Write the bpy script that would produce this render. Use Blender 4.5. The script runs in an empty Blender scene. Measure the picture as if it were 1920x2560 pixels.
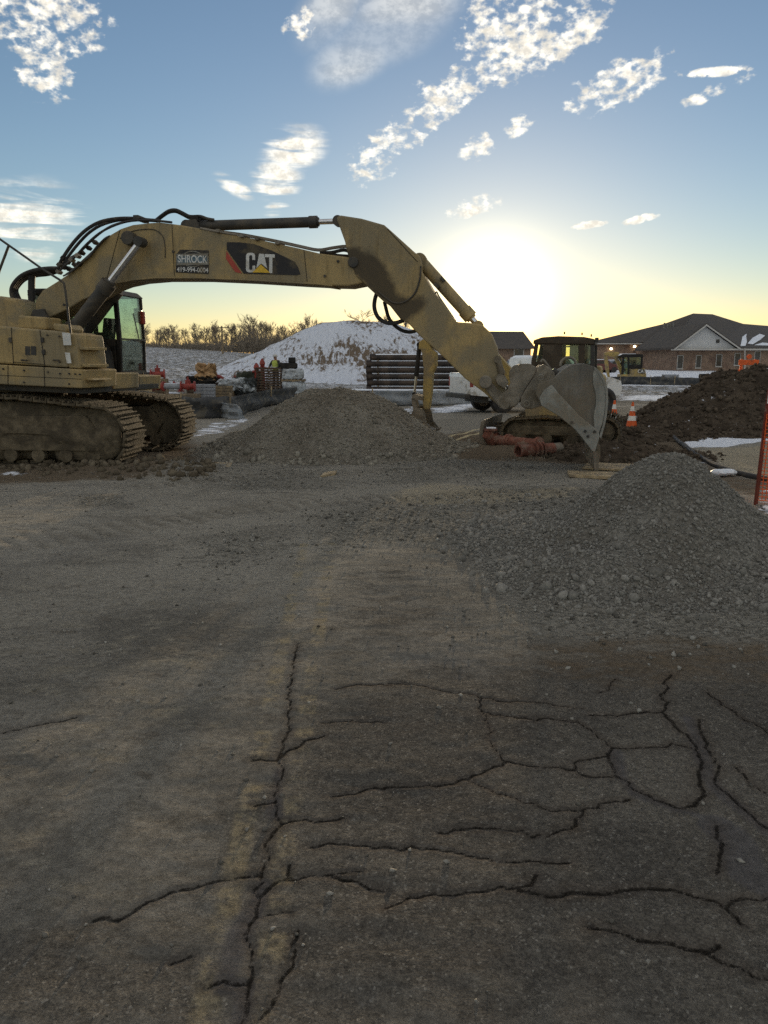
import bpy, bmesh, math, random
import numpy as np
from math import radians as R, sin, cos, pi, tan, atan2, sqrt
from mathutils import Vector, Matrix
random.seed(7); rng = np.random.default_rng(7)
sc = bpy.context.scene
COL = sc.collection

# ------------------------------------------------------------------ camera
PITCH = R(11.05); CAMZ = 1.7; FPX = 1920.0
cam = bpy.data.cameras.new('camera'); camo = bpy.data.objects.new('camera', cam); COL.objects.link(camo)
camo.location = (0, 0, CAMZ); camo.rotation_euler = (pi/2 - PITCH, 0, 0)
cam.sensor_fit = 'VERTICAL'; cam.sensor_height = 36; cam.lens = 27; cam.clip_start = .05; cam.clip_end = 9000
sc.camera = camo

def ray(px, py):
    u = (px-960)/FPX; v = (1280-py)/FPX
    return Vector((u, cos(PITCH)+v*sin(PITCH), -sin(PITCH)+v*cos(PITCH)))
def P(px, py, Y):                    # point of that sight line at forward distance Y
    d = ray(px, py); t = Y/d.y
    return Vector((d.x*t, Y, CAMZ+d.z*t))
def G(px, py, z=0.0):                # point of that sight line at height z
    d = ray(px, py); t = (z-CAMZ)/d.z
    return Vector((d.x*t, d.y*t, z))

# ------------------------------------------------------------------ sky, sun, exposure
SUN_EL, SUN_AZ = R(4.5), R(8.0)
world = bpy.data.worlds.new('World'); sc.world = world; world.use_nodes = True
class NT:                            # small node-tree writer
    def __init__(s, tree): s.t = tree
    def n(s, typ, **kw):
        o = s.t.nodes.new(typ)
        for k, v in kw.items(): setattr(o, k, v)
        return o
    def set(s, inp, v):
        if hasattr(v, 'is_output') or isinstance(v, bpy.types.NodeSocket): s.t.links.new(v, inp)
        else:
            if isinstance(v, (tuple, list)) and len(v) == 3 and inp.type == 'RGBA': v = (*v, 1)
            inp.default_value = v
    def m(s, op, a, b=None, c=None, clamp=False):
        o = s.n('ShaderNodeMath', operation=op, use_clamp=clamp); s.set(o.inputs[0], a)
        if b is not None: s.set(o.inputs[1], b)
        if c is not None: s.set(o.inputs[2], c)
        return o.outputs[0]
    def mr(s, x, a, b, lo=0., hi=1., smooth=True):
        o = s.n('ShaderNodeMapRange', interpolation_type='SMOOTHSTEP' if smooth else 'LINEAR')
        for i, v in enumerate((x, a, b, lo, hi)): s.set(o.inputs[i], v)
        return o.outputs[0]
    def mix(s, f, a, b):
        o = s.n('ShaderNodeMix', data_type='RGBA'); s.set(o.inputs[0], f); s.set(o.inputs[6], a); s.set(o.inputs[7], b)
        return o.outputs[2]
    def mul(s, a, b):
        o = s.n('ShaderNodeMix', data_type='RGBA', blend_type='MULTIPLY'); s.set(o.inputs[0], 1.); s.set(o.inputs[6], a); s.set(o.inputs[7], b)
        return o.outputs[2]
    def noise(s, vec, scale, detail=4, rough=.55, dist=0., color=False):
        o = s.n('ShaderNodeTexNoise'); s.set(o.inputs['Vector'], vec); o.inputs['Scale'].default_value = scale
        o.inputs['Detail'].default_value = detail; o.inputs['Roughness'].default_value = rough; o.inputs['Distortion'].default_value = dist
        return o.outputs['Color' if color else 'Fac']
    def vor(s, vec, scale, feature='F1', out='Distance'):
        o = s.n('ShaderNodeTexVoronoi', feature=feature); s.set(o.inputs['Vector'], vec); o.inputs['Scale'].default_value = scale
        return o.outputs[out]
    def vm(s, op, a, b=None):
        o = s.n('ShaderNodeVectorMath', operation=op); s.set(o.inputs[0], a)
        if b is not None: s.set(o.inputs[1], b)
        return o.outputs['Value' if op in ('DOT_PRODUCT', 'LENGTH') else 'Vector']
    def attr(s, name):
        o = s.n('ShaderNodeAttribute', attribute_name=name); return o.outputs['Fac']

def build_sky():
    t = NT(world.node_tree); bg = world.node_tree.nodes['Background']
    s = t.n('ShaderNodeTexSky', sky_type='NISHITA', sun_disc=False)
    s.sun_elevation = SUN_EL; s.sun_rotation = SUN_AZ; s.air_density = 1.0; s.dust_density = .14; s.ozone_density = 2.2; s.altitude = 300
    tc = t.n('ShaderNodeTexCoord').outputs['Generated']
    sx = t.n('ShaderNodeSeparateXYZ'); t.set(sx.inputs[0], tc)
    z = t.m('ADD', t.m('MAXIMUM', sx.outputs[2], 0.), .08)
    cx = t.n('ShaderNodeCombineXYZ'); t.set(cx.inputs[0], t.m('DIVIDE', sx.outputs[0], z)); t.set(cx.inputs[1], t.m('DIVIDE', sx.outputs[1], z))
    p = cx.outputs[0]                                  # position on a high flat cloud layer
    def cp(px, py):
        d = ray(px, py).normalized(); k = max(d.z, 0)+.08
        return np.array((d.x/k, d.y/k))
    def blob(c, a, b, soft=.0):                        # an elliptical drift of cloud on that layer
        p0 = cp(*c); A = cp(*a)-p0; B = cp(*b)-p0
        Mi = np.linalg.inv(np.array((A, B)).T)
        s1 = t.m('ADD', t.vm('DOT_PRODUCT', p, (Mi[0, 0], Mi[0, 1], 0)), float(-Mi[0] @ p0))
        s2 = t.m('ADD', t.vm('DOT_PRODUCT', p, (Mi[1, 0], Mi[1, 1], 0)), float(-Mi[1] @ p0))
        r2 = t.m('ADD', t.m('MULTIPLY', s1, s1), t.m('MULTIPLY', s2, s2))
        return t.mr(r2, 1.3, soft, 0., 1.)
    def top(L):
        o = L[0]
        for x in L[1:]: o = t.m('MAXIMUM', o, x)
        return o
    # fields of small puffs (altocumulus)
    puffs = top([blob((1330, 70), (1560, -10), (1390, 190)), blob((1235, 150), (1290, 60), (1330, 200)), blob((1080, 270), (1210, 150), (1120, 330)),
                 blob((950, 400), (1040, 310), (1010, 440)), blob((1150, 215), (1290, 90), (1195, 265)), blob((1010, 345), (1130, 215), (1055, 390)), blob((130, 70), (200, -60), (300, 100)), blob((115, 185), (140, 270), (215, 180)), blob((20, 30), (60, 130), (-60, 90)),
                 blob((1195, 370), (1250, 340), (1215, 405)), blob((1300, 310), (1345, 265), (1325, 335)),
                 blob((1540, 215), (1740, 120), (1570, 270)), blob((1420, 60), (1560, -40), (1480, 150)), blob((745, 60), (790, 20), (775, 105)),
                 blob((1180, 520), (1270, 495), (1190, 548)), blob((1780, 230), (1930, 160), (1790, 250))])
    flat = top([blob((1470, 563), (1530, 553), (1473, 575)), blob((1600, 548), (1655, 533), (1605, 560)), blob((1790, 180), (1900, 170), (1795, 195))])
    wisp = top([blob((40, 560), (225, 545), (60, 640)), blob((90, 600), (170, 590), (95, 660)), blob((735, 375), (800, 320), (795, 410)), blob((690, 455), (755, 420), (715, 510)),
                blob((590, 470), (640, 500), (600, 450)), blob((695, 515), (735, 500), (700, 540))])
    veil = top([blob((1000, 40), (1190, -90), (1060, 140)), blob((890, 130), (1040, 20), (940, 200)), blob((820, 40), (930, -60), (860, 110))])
    big = t.noise(p, .55, 2, .5)
    side = t.mr(t.m('SUBTRACT', sx.outputs[1], t.m('MULTIPLY', sx.outputs[2], 1.2)), .46, .05)
    fill_cloud = t.m('MULTIPLY', t.mr(big, .28, .46), side)            # unseen cloud overhead and behind, added to brighten the ground
    dv = t.vm('MULTIPLY', tc, (1., 1., 1.5)); n1 = t.noise(dv, 80., 4, .55, 0.); n2 = t.noise(dv, 21., 3, .5)
    cell = t.m('ADD', t.m('MULTIPLY', n1, .66), t.m('MULTIPLY', n2, .34))
    pf = t.m('MAXIMUM', puffs, fill_cloud)
    thr = t.m('SUBTRACT', .66, t.m('MULTIPLY', pf, .22))
    mp = t.mr(t.m('SUBTRACT', cell, thr), -.03, .17)
    mp = t.m('MULTIPLY', mp, t.mr(pf, .03, .65))
    st = t.n('ShaderNodeMapping'); t.set(st.inputs[0], tc); st.inputs['Rotation'].default_value = (0, R(6), 0); st.inputs['Scale'].default_value = (8, 8, 75)
    n3 = t.noise(st.outputs[0], 1., 4, .55, .6)
    mw = t.m('MULTIPLY', wisp, t.mr(t.m('ADD', n3, t.m('MULTIPLY', wisp, .12)), .46, .70))
    mf = t.m('MULTIPLY', flat, t.mr(t.m('ADD', n1, t.m('MULTIPLY', flat, .35)), .62, .78))
    sv = t.n('ShaderNodeMapping'); t.set(sv.inputs[0], p); sv.inputs['Rotation'].default_value = (0, 0, R(-35)); sv.inputs['Scale'].default_value = (.8, 4, 1)
    mv = t.m('MULTIPLY', t.m('MULTIPLY', t.m('MULTIPLY', veil, veil), t.mr(t.noise(sv.outputs[0], .9, 2, .4, .3), .1, .75)), .62)
    shade = t.mr(t.noise(dv, 60., 5, .65), .35, .65, .70, 1.2)
    cc = t.n('ShaderNodeMix', data_type='RGBA', blend_type='MULTIPLY'); cc.inputs[0].default_value = 1
    cc.inputs[6].default_value = (7.4, 6.9, 5.9, 1)
    sh = t.n('ShaderNodeCombineColor'); [t.set(sh.inputs[i], shade) for i in range(3)]; t.set(cc.inputs[7], sh.outputs[0])
    alpha = t.m('MAXIMUM', t.m('MAXIMUM', mp, mw), t.m('MAXIMUM', mf, mv))
    alpha = t.m('MULTIPLY', t.m('MULTIPLY', alpha, .92), t.mr(sx.outputs[2], .0, .03))
    sd = (sin(SUN_AZ)*cos(SUN_EL), cos(SUN_AZ)*cos(SUN_EL), sin(SUN_EL)); ca = t.m('MAXIMUM', t.vm('DOT_PRODUCT', tc, sd), 0.)
    au = t.m('ADD', t.m('MULTIPLY', t.m('POWER', ca, 700.), 11.), t.m('MULTIPLY', t.m('POWER', ca, 90.), .9))     # the sun's own aureole in the thin haze
    aur = t.n('ShaderNodeVectorMath', operation='SCALE'); aur.inputs[0].default_value = (1., .84, .48); t.set(aur.inputs['Scale'], au)
    base = t.vm('ADD', t.mul(s.outputs[0], (1.04, .955, .975)), aur.outputs[0])
    out = t.mix(alpha, base, cc.outputs[2])
    t.set(bg.inputs[0], out); bg.inputs[1].default_value = .15
build_sky()
sun = bpy.data.lights.new('sun', 'SUN'); sun.energy = 3.5; sun.angle = R(.53); sun.color = (1, .78, .5)
suno = bpy.data.objects.new('sun', sun); COL.objects.link(suno)
suno.rotation_euler = Vector((sin(SUN_AZ)*cos(SUN_EL), cos(SUN_AZ)*cos(SUN_EL), sin(SUN_EL))).to_track_quat('Z', 'Y').to_euler()
vs = sc.view_settings; vs.view_transform = 'Standard'; vs.look = 'None'; vs.exposure = .2; vs.gamma = 1; vs.use_curve_mapping = False
sc.cycles.use_denoising = False; sc.cycles.use_adaptive_sampling = True; sc.cycles.adaptive_threshold = .02; sc.cycles.max_bounces = 5; sc.cycles.diffuse_bounces = 3; sc.cycles.transparent_max_bounces = 12

# ------------------------------------------------------------------ noise on arrays
def _hash(i, j, s):
    h = (i.astype(np.int64)*374761393 + j.astype(np.int64)*668265263 + s*1442695041) & 0xffffffff
    h = ((h ^ (h >> 13))*1274126177) & 0xffffffff
    return ((h ^ (h >> 16)) & 0xffff)/65535.
def vnoise(x, y, s=0):
    i = np.floor(x); j = np.floor(y); fx = x-i; fy = y-j; fx = fx*fx*(3-2*fx); fy = fy*fy*(3-2*fy)
    a = _hash(i, j, s); b = _hash(i+1, j, s); c = _hash(i, j+1, s); d = _hash(i+1, j+1, s)
    return (a*(1-fx)+b*fx)*(1-fy)+(c*(1-fx)+d*fx)*fy
def fbm(x, y, octs=4, s=0, g=.5):
    o = 0*x; a = 1.; t = 0.
    for k in range(octs): o = o+a*vnoise(x*2**k+17*k, y*2**k-9*k, s+k); t += a; a *= g
    return o/t
def sstep(a, b, x):
    k = np.clip((x-a)/(b-a), 0, 1); return k*k*(3-2*k)

# ------------------------------------------------------------------ materials
MATS = {}
def mat(name, col, rough=.7, metal=0., var=.25, scale=3., dirt=None, damt=.5, dscale=1.2, bump=0., bscale=40., spec=.35, streak=0.):
    if name in MATS: return MATS[name]
    m = bpy.data.materials.new(name); m.use_nodes = True; MATS[name] = m
    t = NT(m.node_tree); b = m.node_tree.nodes['Principled BSDF']
    tc = t.n('ShaderNodeTexCoord').outputs['Object']
    n = t.noise(tc, scale, 5, .6)
    lo = tuple(c*(1-var) for c in col); hi = tuple(min(1, c*(1+var)) for c in col)
    c = t.mix(t.mr(n, .3, .7), lo, hi)
    if dirt:
        d = t.noise(tc, dscale, 6, .65, .4)
        k = t.mr(d, .62-.3*damt, .72-.22*damt)
        k = t.m('MULTIPLY', k, .9)
        c = t.mix(k, c, dirt)
        f = t.noise(tc, dscale*22, 3, .7)
        c = t.mix(t.m('MULTIPLY', t.mr(f, .56, .72), .5*damt), c, tuple(x*.6 for x in dirt))
    if streak:
        sm_ = t.n('ShaderNodeMapping'); t.set(sm_.inputs[0], tc); sm_.inputs['Scale'].default_value = (9, 9, .9)
        c = t.mix(t.m('MULTIPLY', t.mr(t.noise(sm_.outputs[0], 1., 5, .7, .3), .50, .72), streak), c, tuple(x*.45 for x in col))
        c = t.mix(t.m('MULTIPLY', t.mr(t.noise(tc, 17, 4, .7), .63, .72), streak), c, tuple(x*.35 for x in col))
        c = t.mix(t.m('MULTIPLY', t.mr(t.noise(tc, 2.3, 6, .75, .8), .60, .70), streak*.8), c, (.16, .125, .08))
    t.set(b.inputs['Base Color'], c); b.inputs['Metallic'].default_value = metal
    b.inputs['Specular IOR Level'].default_value = spec
    t.set(b.inputs['Roughness'], t.mr(n, .2, .8, max(.05, rough-.1), min(1, rough+.1)))
    if bump:
        bp = t.n('ShaderNodeBump'); bp.inputs['Strength'].default_value = bump; bp.inputs['Distance'].default_value = .02
        t.set(bp.inputs['Height'], t.noise(tc, bscale, 4, .6)); t.set(b.inputs['Normal'], bp.outputs[0])
    return m
def glass(name, tint=(.82, .92, .86)):
    if name in MATS: return MATS[name]
    m = bpy.data.materials.new(name); m.use_nodes = True; MATS[name] = m
    t = NT(m.node_tree); nt = m.node_tree; nt.nodes.remove(nt.nodes['Principled BSDF']); out = nt.nodes['Material Output']
    tr = t.n('ShaderNodeBsdfTransparent'); t.set(tr.inputs[0], tint)
    gl = t.n('ShaderNodeBsdfGlossy'); gl.inputs['Roughness'].default_value = .03
    fr = t.n('ShaderNodeFresnel'); fr.inputs[0].default_value = 1.45
    df = t.n('ShaderNodeBsdfDiffuse'); t.set(df.inputs[0], (.3, .3, .27))
    tcn = t.n('ShaderNodeTexCoord').outputs['Object']
    mx0 = t.n('ShaderNodeMixShader'); t.set(mx0.inputs[0], t.mr(t.noise(tcn, 3, 4), .4, .8, .04, .22)); t.set(mx0.inputs[1], tr.outputs[0]); t.set(mx0.inputs[2], df.outputs[0])
    mx = t.n('ShaderNodeMixShader'); t.set(mx.inputs[0], t.m('MULTIPLY', fr.outputs[0], .6)); t.set(mx.inputs[1], mx0.outputs[0]); t.set(mx.inputs[2], gl.outputs[0])
    t.set(out.inputs[0], mx.outputs[0]); return m
def emis(name, col, st):
    m = bpy.data.materials.new(name); m.use_nodes = True; MATS[name] = m
    b = m.node_tree.nodes['Principled BSDF']; b.inputs['Base Color'].default_value = (*col, 1)
    b.inputs['Emission Color'].default_value = (*col, 1); b.inputs['Emission Strength'].default_value = st; return m

MUD = (.125, .102, .07)
YEL = mat('yellow_paint', (.36, .265, .125), .65, 0, .10, 1.4, (.235, .195, .125), .62, .9, .12, 45, .25, .55)
YEL2 = mat('yellow_paint_small', (.38, .275, .095), .65, 0, .12, 2, (.22, .175, .11), .5, 1.4, .1, 40, .3, .4)
MUDM = mat('track_mud', MUD, .95, 0, .35, 6, (.07, .058, .042), .5, 2.5, .9, 22, .1)
STEEL = mat('worn_steel', (.21, .185, .15), .6, .35, .3, 5, MUD, .55, 1.6, .25, 40)
GREY = mat('bucket_grey', (.175, .165, .145), .8, .05, .22, 1.6, (.155, .13, .095), .62, 1.1, .3, 24, .3, .5)
LGREY = mat('cutter_grey', (.255, .255, .232), .7, .1, .18, 3, (.2, .175, .135), .5, 2.0, .2, 24, .3, .4)
BLK = mat('black_paint', (.018, .0165, .0155), .6, 0, .3, 3, (.04, .034, .028), .35, 2, spec=.2)
CHAR = mat('charcoal_paint', (.045, .043, .04), .6, 0, .3, 3, (.085, .072, .055), .5, 2)
RUB = mat('rubber', (.032, .03, .03), .72, 0, .3, 6, (.075, .064, .05), .4, 4)
CHR = mat('chrome_rod', (.62, .62, .64), .16, 1., .06, 8, spec=.5)
GLS = glass('cab_glass')
WHITE = mat('white_decal', (.62, .62, .60), .65, 0, .10, 6, (.34, .29, .21), .3, 3.5)
DECALK = mat('decal_black', (.035, .034, .036), .6, 0, .15, 4, (.10, .082, .055), .5, 2.5, spec=.2, streak=.2)
DECALR = mat('decal_red', (.36, .06, .04), .55, 0, .15, 4)
DECALY = mat('decal_yellow', (.62, .40, .04), .55, 0, .1, 4)
SNOW = mat('snow', (.74, .78, .86), .85, 0, .06, 3, bump=.4, bscale=14, spec=.2)
WOOD = mat('weathered_wood', (.24, .18, .11), .85, 0, .3, 8, (.14, .11, .08), .5, 3)
PALE = mat('pale_wood', (.36, .28, .17), .85, 0, .25, 10, (.2, .16, .11), .5, 4)
DWOOD = mat('dark_wood', (.075, .05, .034), .9, 0, .35, 6, (.12, .09, .06), .4, 3)
PIPE = mat('black_pipe', (.035, .028, .025), .7, 0, .3, 2, (.09, .065, .05), .5, 1.5)
RUST = mat('rusty_red', (.21, .085, .06), .85, .1, .3, 8, (.27, .19, .15), .5, 6, .6, 40)
RED = mat('red_valve', (.27, .04, .03), .5, 0, .25, 4, (.2, .05, .04), .4, 3)
ORG = mat('safety_orange', (.70, .12, .025), .6, 0, .15, 6, (.32, .09, .04), .3, 5)
REFL = mat('reflective_white', (.75, .74, .70), .5, 0, .08, 6, (.35, .3, .25), .3, 5)
FAB = mat('silt_fabric', (.055, .057, .06), .9, 0, .3, 3, (.12, .11, .09), .4, 3)
FABL = mat('silt_fabric_grey', (.24, .26, .28), .9, 0, .15, 3, (.15, .14, .12), .1, 3)
PLAS = mat('plastic_wrap', (.42, .45, .48), .35, 0, .2, 6, (.2, .2, .2), .4, 4, .5, 12)
CARD = mat('cardboard', (.42, .26, .13), .85, 0, .2, 4, (.25, .16, .09), .3, 4)
CONC = mat('grey_block', (.26, .27, .29), .9, 0, .2, 5)
BRICK = mat('brick_wall', (.24, .165, .12), .9, 0, .25, 1.2, (.16, .10, .075), .4, .6)
ROOF = mat('roof_shingle', (.075, .066, .06), .9, 0, .2, 1.0, bump=.3, bscale=6)
SIDING = mat('grey_siding', (.50, .50, .50), .8, 0, .06, 1)
TRIM = mat('white_trim', (.46, .44, .41), .8, 0, .06, 1)
DGLASS = mat('dark_window', (.03, .034, .04), .15, 0, .2, 1, spec=.6)
BARK = mat('winter_bark', (.20, .17, .135), .95, 0, .3, 2)
CARW = mat('white_car_paint', (.72, .72, .72), .3, 0, .04, 2, (.3, .27, .22), .35, 2.2, spec=.5)
LIGHTS = emis('lamp_glow', (1, .82, .5), 9.0)

# ------------------------------------------------------------------ mesh helpers
def link(o, parent=None):
    COL.objects.link(o)
    if parent is not None: o.parent = parent
    return o
def tag(o, label, cat, group=None, kind=None):
    if label: o['label'] = label
    if cat: o['category'] = cat
    if group: o['group'] = group
    if kind: o['kind'] = kind
    return o
def thing(name, label, cat, loc=(0, 0, 0), rz=0., group=None):
    o = bpy.data.objects.new(name, None); o.empty_display_size = .2; COL.objects.link(o)
    o.location = loc; o.rotation_euler = (0, 0, rz)
    return tag(o, label, cat, group)
def mesh_np(name, V, F, material, parent=None, smooth=False, attrs=None):
    me = bpy.data.meshes.new(name)
    V = np.asarray(V, np.float32); F = np.asarray(F, np.int32); k = F.shape[1]
    me.vertices.add(len(V)); me.vertices.foreach_set('co', V.ravel())
    me.loops.add(F.size); me.loops.foreach_set('vertex_index', F.ravel())
    me.polygons.add(len(F)); me.polygons.foreach_set('loop_start', np.arange(0, F.size, k, dtype=np.int32))
    me.polygons.foreach_set('loop_total', np.full(len(F), k, np.int32))
    if smooth: me.polygons.foreach_set('use_smooth', np.ones(len(F), bool))
    me.update(calc_edges=True)
    for nm, a in (attrs or {}).items():
        at = me.attributes.new(nm, 'FLOAT', 'POINT'); at.data.foreach_set('value', np.asarray(a, np.float32))
    me.materials.append(material)
    return link(bpy.data.objects.new(name, me), parent)

class MB:
    def __init__(s): s.v = []; s.f = []
    def add(s, vs, fs):
        k = len(s.v); s.v += [tuple(v) for v in vs]; s.f += [tuple(i+k for i in f) for f in fs]; return s
    def box(s, c, d, rz=0., ry=0., rx=0.):
        M = Matrix.Translation(c) @ Matrix.Rotation(rz, 4, 'Z') @ Matrix.Rotation(ry, 4, 'Y') @ Matrix.Rotation(rx, 4, 'X')
        v = [M @ Vector((x*d[0]/2, y*d[1]/2, z*d[2]/2)) for x in (-1, 1) for y in (-1, 1) for z in (-1, 1)]
        return s.add(v, [(0, 1, 3, 2), (4, 6, 7, 5), (0, 4, 5, 1), (2, 3, 7, 6), (0, 2, 6, 4), (1, 5, 7, 3)])
    def b2(s, a, b):                       # box by two corners
        return s.box([(a[i]+b[i])/2 for i in range(3)], [abs(a[i]-b[i]) for i in range(3)])
    def prism(s, poly, w0, w1, poly2=None):      # (l,z) outline extruded along w
        n = len(poly); p2 = poly2 or poly
        v = [(p[0], w0, p[1]) for p in poly]+[(p[0], w1, p[1]) for p in p2]
        f = [tuple(range(n)), tuple(range(2*n-1, n-1, -1))]+[(i, i+n, (i+1) % n+n, (i+1) % n) for i in range(n)]
        return s.add(v, f)
    def tube(s, pts, r, n=10, cap=True):
        pts = [Vector(p) for p in pts]; rs = r if isinstance(r, (list, tuple)) else [r]*len(pts)
        rings = []; up = None
        for i, p in enumerate(pts):
            d = (pts[min(i+1, len(pts)-1)]-pts[max(i-1, 0)])
            d = d.normalized() if d.length > 1e-9 else Vector((0, 0, 1))
            if up is None: up = d.orthogonal().normalized()
            up = (up-d*up.dot(d)); up = up.normalized() if up.length > 1e-6 else d.orthogonal().normalized()
            b = d.cross(up)
            rings.append([p+(up*cos(2*pi*k/n)+b*sin(2*pi*k/n))*rs[i] for k in range(n)])
        k0 = len(s.v)
        for g in rings: s.v += [tuple(x) for x in g]
        for i in range(len(rings)-1):
            for k in range(n):
                a = k0+i*n+k; b = k0+i*n+(k+1) % n
                s.f.append((a, b, b+n, a+n))
        if cap:
            s.f.append(tuple(k0+k for k in range(n-1, -1, -1))); e = k0+(len(rings)-1)*n; s.f.append(tuple(e+k for k in range(n)))
        return s
    def disc(s, c, axis, r, h, n=20):
        a = Vector(axis).normalized(); c = Vector(c); return s.tube([c-a*h/2, c+a*h/2], r, n)
    def build(s, name, m, parent=None, smooth=False, bevel=0., solid=0.):
        me = bpy.data.meshes.new(name); me.from_pydata(s.v, [], s.f); me.update()
        bm = bmesh.new(); bm.from_mesh(me); bmesh.ops.recalc_face_normals(bm, faces=bm.faces); bm.to_mesh(me); bm.free()
        if smooth: me.shade_smooth(); 
        if smooth: me.set_sharp_from_angle(angle=R(38))
        me.materials.append(m); o = link(bpy.data.objects.new(name, me), parent)
        if solid:
            md = o.modifiers.new('s', 'SOLIDIFY'); md.thickness = solid; md.offset = 0
        if bevel:
            md = o.modifiers.new('b', 'BEVEL'); md.width = bevel; md.segments = 2; md.limit_method = 'ANGLE'; md.angle_limit = R(30)
        return o
def smoothline(pts, k=4):                # Catmull-Rom through traced points
    pts = [Vector(p) for p in pts]; o = []
    for i in range(len(pts)-1):
        a = pts[max(i-1, 0)]; b = pts[i]; c = pts[i+1]; d = pts[min(i+2, len(pts)-1)]
        for j in range(k):
            t = j/k; o.append(.5*((2*b)+(c-a)*t+(2*a-5*b+4*c-d)*t*t+(3*b-a-3*c+d)*t**3))
    return o+[pts[-1]]
def copy_tree(o, parent=None):
    c = o.copy(); COL.objects.link(c); c.parent = parent
    for ch in list(o.children): copy_tree(ch, c)
    return c
class Frame:                             # a machine's own axes: l forward, w to its left, z up
    def __init__(s, x, y, ang, z=0.):
        s.o = Vector((x, y, z)); s.a = ang; s.L = Vector((cos(ang), sin(ang), 0)); s.W = Vector((-sin(ang), cos(ang), 0))
    def tr(s, px, py, w):                # where that sight line meets the plane at side offset w
        d = ray(px, py); C = Vector((0, 0, CAMZ))-s.o
        t = (w-C.dot(s.W))/d.dot(s.W); q = C+d*t
        return (q.dot(s.L), q.z)
    def pt(s, px, py, w):
        l, z = s.tr(px, py, w); return Vector((l, w, z))
    def poly(s, pts, w): return [s.tr(x, y, w) for x, y in pts]
def text_mesh(txt, size, name, m, parent, M, sx=1.):
    cu = bpy.data.curves.new('t', 'FONT'); cu.body = txt; cu.size = size; cu.align_x = 'CENTER'; cu.align_y = 'CENTER'; cu.extrude = .0015; cu.offset = size*.015
    o = bpy.data.objects.new('t', cu); COL.objects.link(o); dg = bpy.context.evaluated_depsgraph_get()
    me = bpy.data.meshes.new_from_object(o.evaluated_get(dg)); bpy.data.objects.remove(o)
    me.transform(M @ Matrix.Scale(sx, 4, (1, 0, 0))); me.materials.clear(); me.materials.append(m); me.name = name
    return link(bpy.data.objects.new(name, me), parent)
_ph = (1+5**.5)/2
ICO_V = np.array([(-1, _ph, 0), (1, _ph, 0), (-1, -_ph, 0), (1, -_ph, 0), (0, -1, _ph), (0, 1, _ph), (0, -1, -_ph), (0, 1, -_ph), (_ph, 0, -1), (_ph, 0, 1), (-_ph, 0, -1), (-_ph, 0, 1)])/1.9
ICO_F = np.array([(0, 11, 5), (0, 5, 1), (0, 1, 7), (0, 7, 10), (0, 10, 11), (1, 5, 9), (5, 11, 4), (11, 10, 2), (10, 7, 6), (7, 1, 8), (3, 9, 4), (3, 4, 2), (3, 2, 6), (3, 6, 8), (3, 8, 9), (4, 9, 5), (2, 4, 11), (6, 2, 10), (8, 6, 7), (9, 8, 1)])
OCT_V = np.array([(1, 0, 0), (-1, 0, 0), (0, 1, 0), (0, -1, 0), (0, 0, 1), (0, 0, -1.)]); OCT_F = np.array([(0, 2, 4), (2, 1, 4), (1, 3, 4), (3, 0, 4), (2, 0, 5), (1, 2, 5), (3, 1, 5), (0, 3, 5)])
def stones(name, pos, size, m, parent=None, low=False, jit=.28):
    BV, BF = (OCT_V, OCT_F) if low else (ICO_V, ICO_F); n = len(pos); k = len(BV)
    V = BV[None]*(1+jit*rng.standard_normal((n, k, 1))*.6)+jit*.5*rng.standard_normal((n, k, 3))*.5
    V = V*rng.uniform(.65, 1.3, (n, 1, 3))
    q = rng.standard_normal((n, 4)); q /= np.linalg.norm(q, axis=1)[:, None]; w, x, y, z = q.T
    Rm = np.stack([1-2*(y*y+z*z), 2*(x*y-z*w), 2*(x*z+y*w), 2*(x*y+z*w), 1-2*(x*x+z*z), 2*(y*z-x*w), 2*(x*z-y*w), 2*(y*z+x*w), 1-2*(x*x+y*y)], -1).reshape(n, 3, 3)
    V = np.einsum('nij,nkj->nki', Rm, V)*np.asarray(size)[:, None, None]*.5
    V = V+np.asarray(pos)[:, None, :]
    F = BF[None]+(np.arange(n)*k)[:, None, None]
    tone = np.repeat(rng.random(n), k)
    return mesh_np(name, V.reshape(-1, 3), F.reshape(-1, 3), m, parent, attrs={'tone': tone})
def stone_mat(name, lo, hi, rough=.9):
    m = bpy.data.materials.new(name); m.use_nodes = True; t = NT(m.node_tree); b = m.node_tree.nodes['Principled BSDF']
    tc = t.n('ShaderNodeTexCoord').outputs['Object']
    c = t.mix(t.attr('tone'), lo, hi); c = t.mul(c, t.mix(t.mr(t.noise(tc, 60, 3), .3, .7), (.75, .75, .75), (1.15, 1.15, 1.15)))
    t.set(b.inputs['Base Color'], c); b.inputs['Roughness'].default_value = rough; b.inputs['Specular IOR Level'].default_value = 0.; return m
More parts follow.
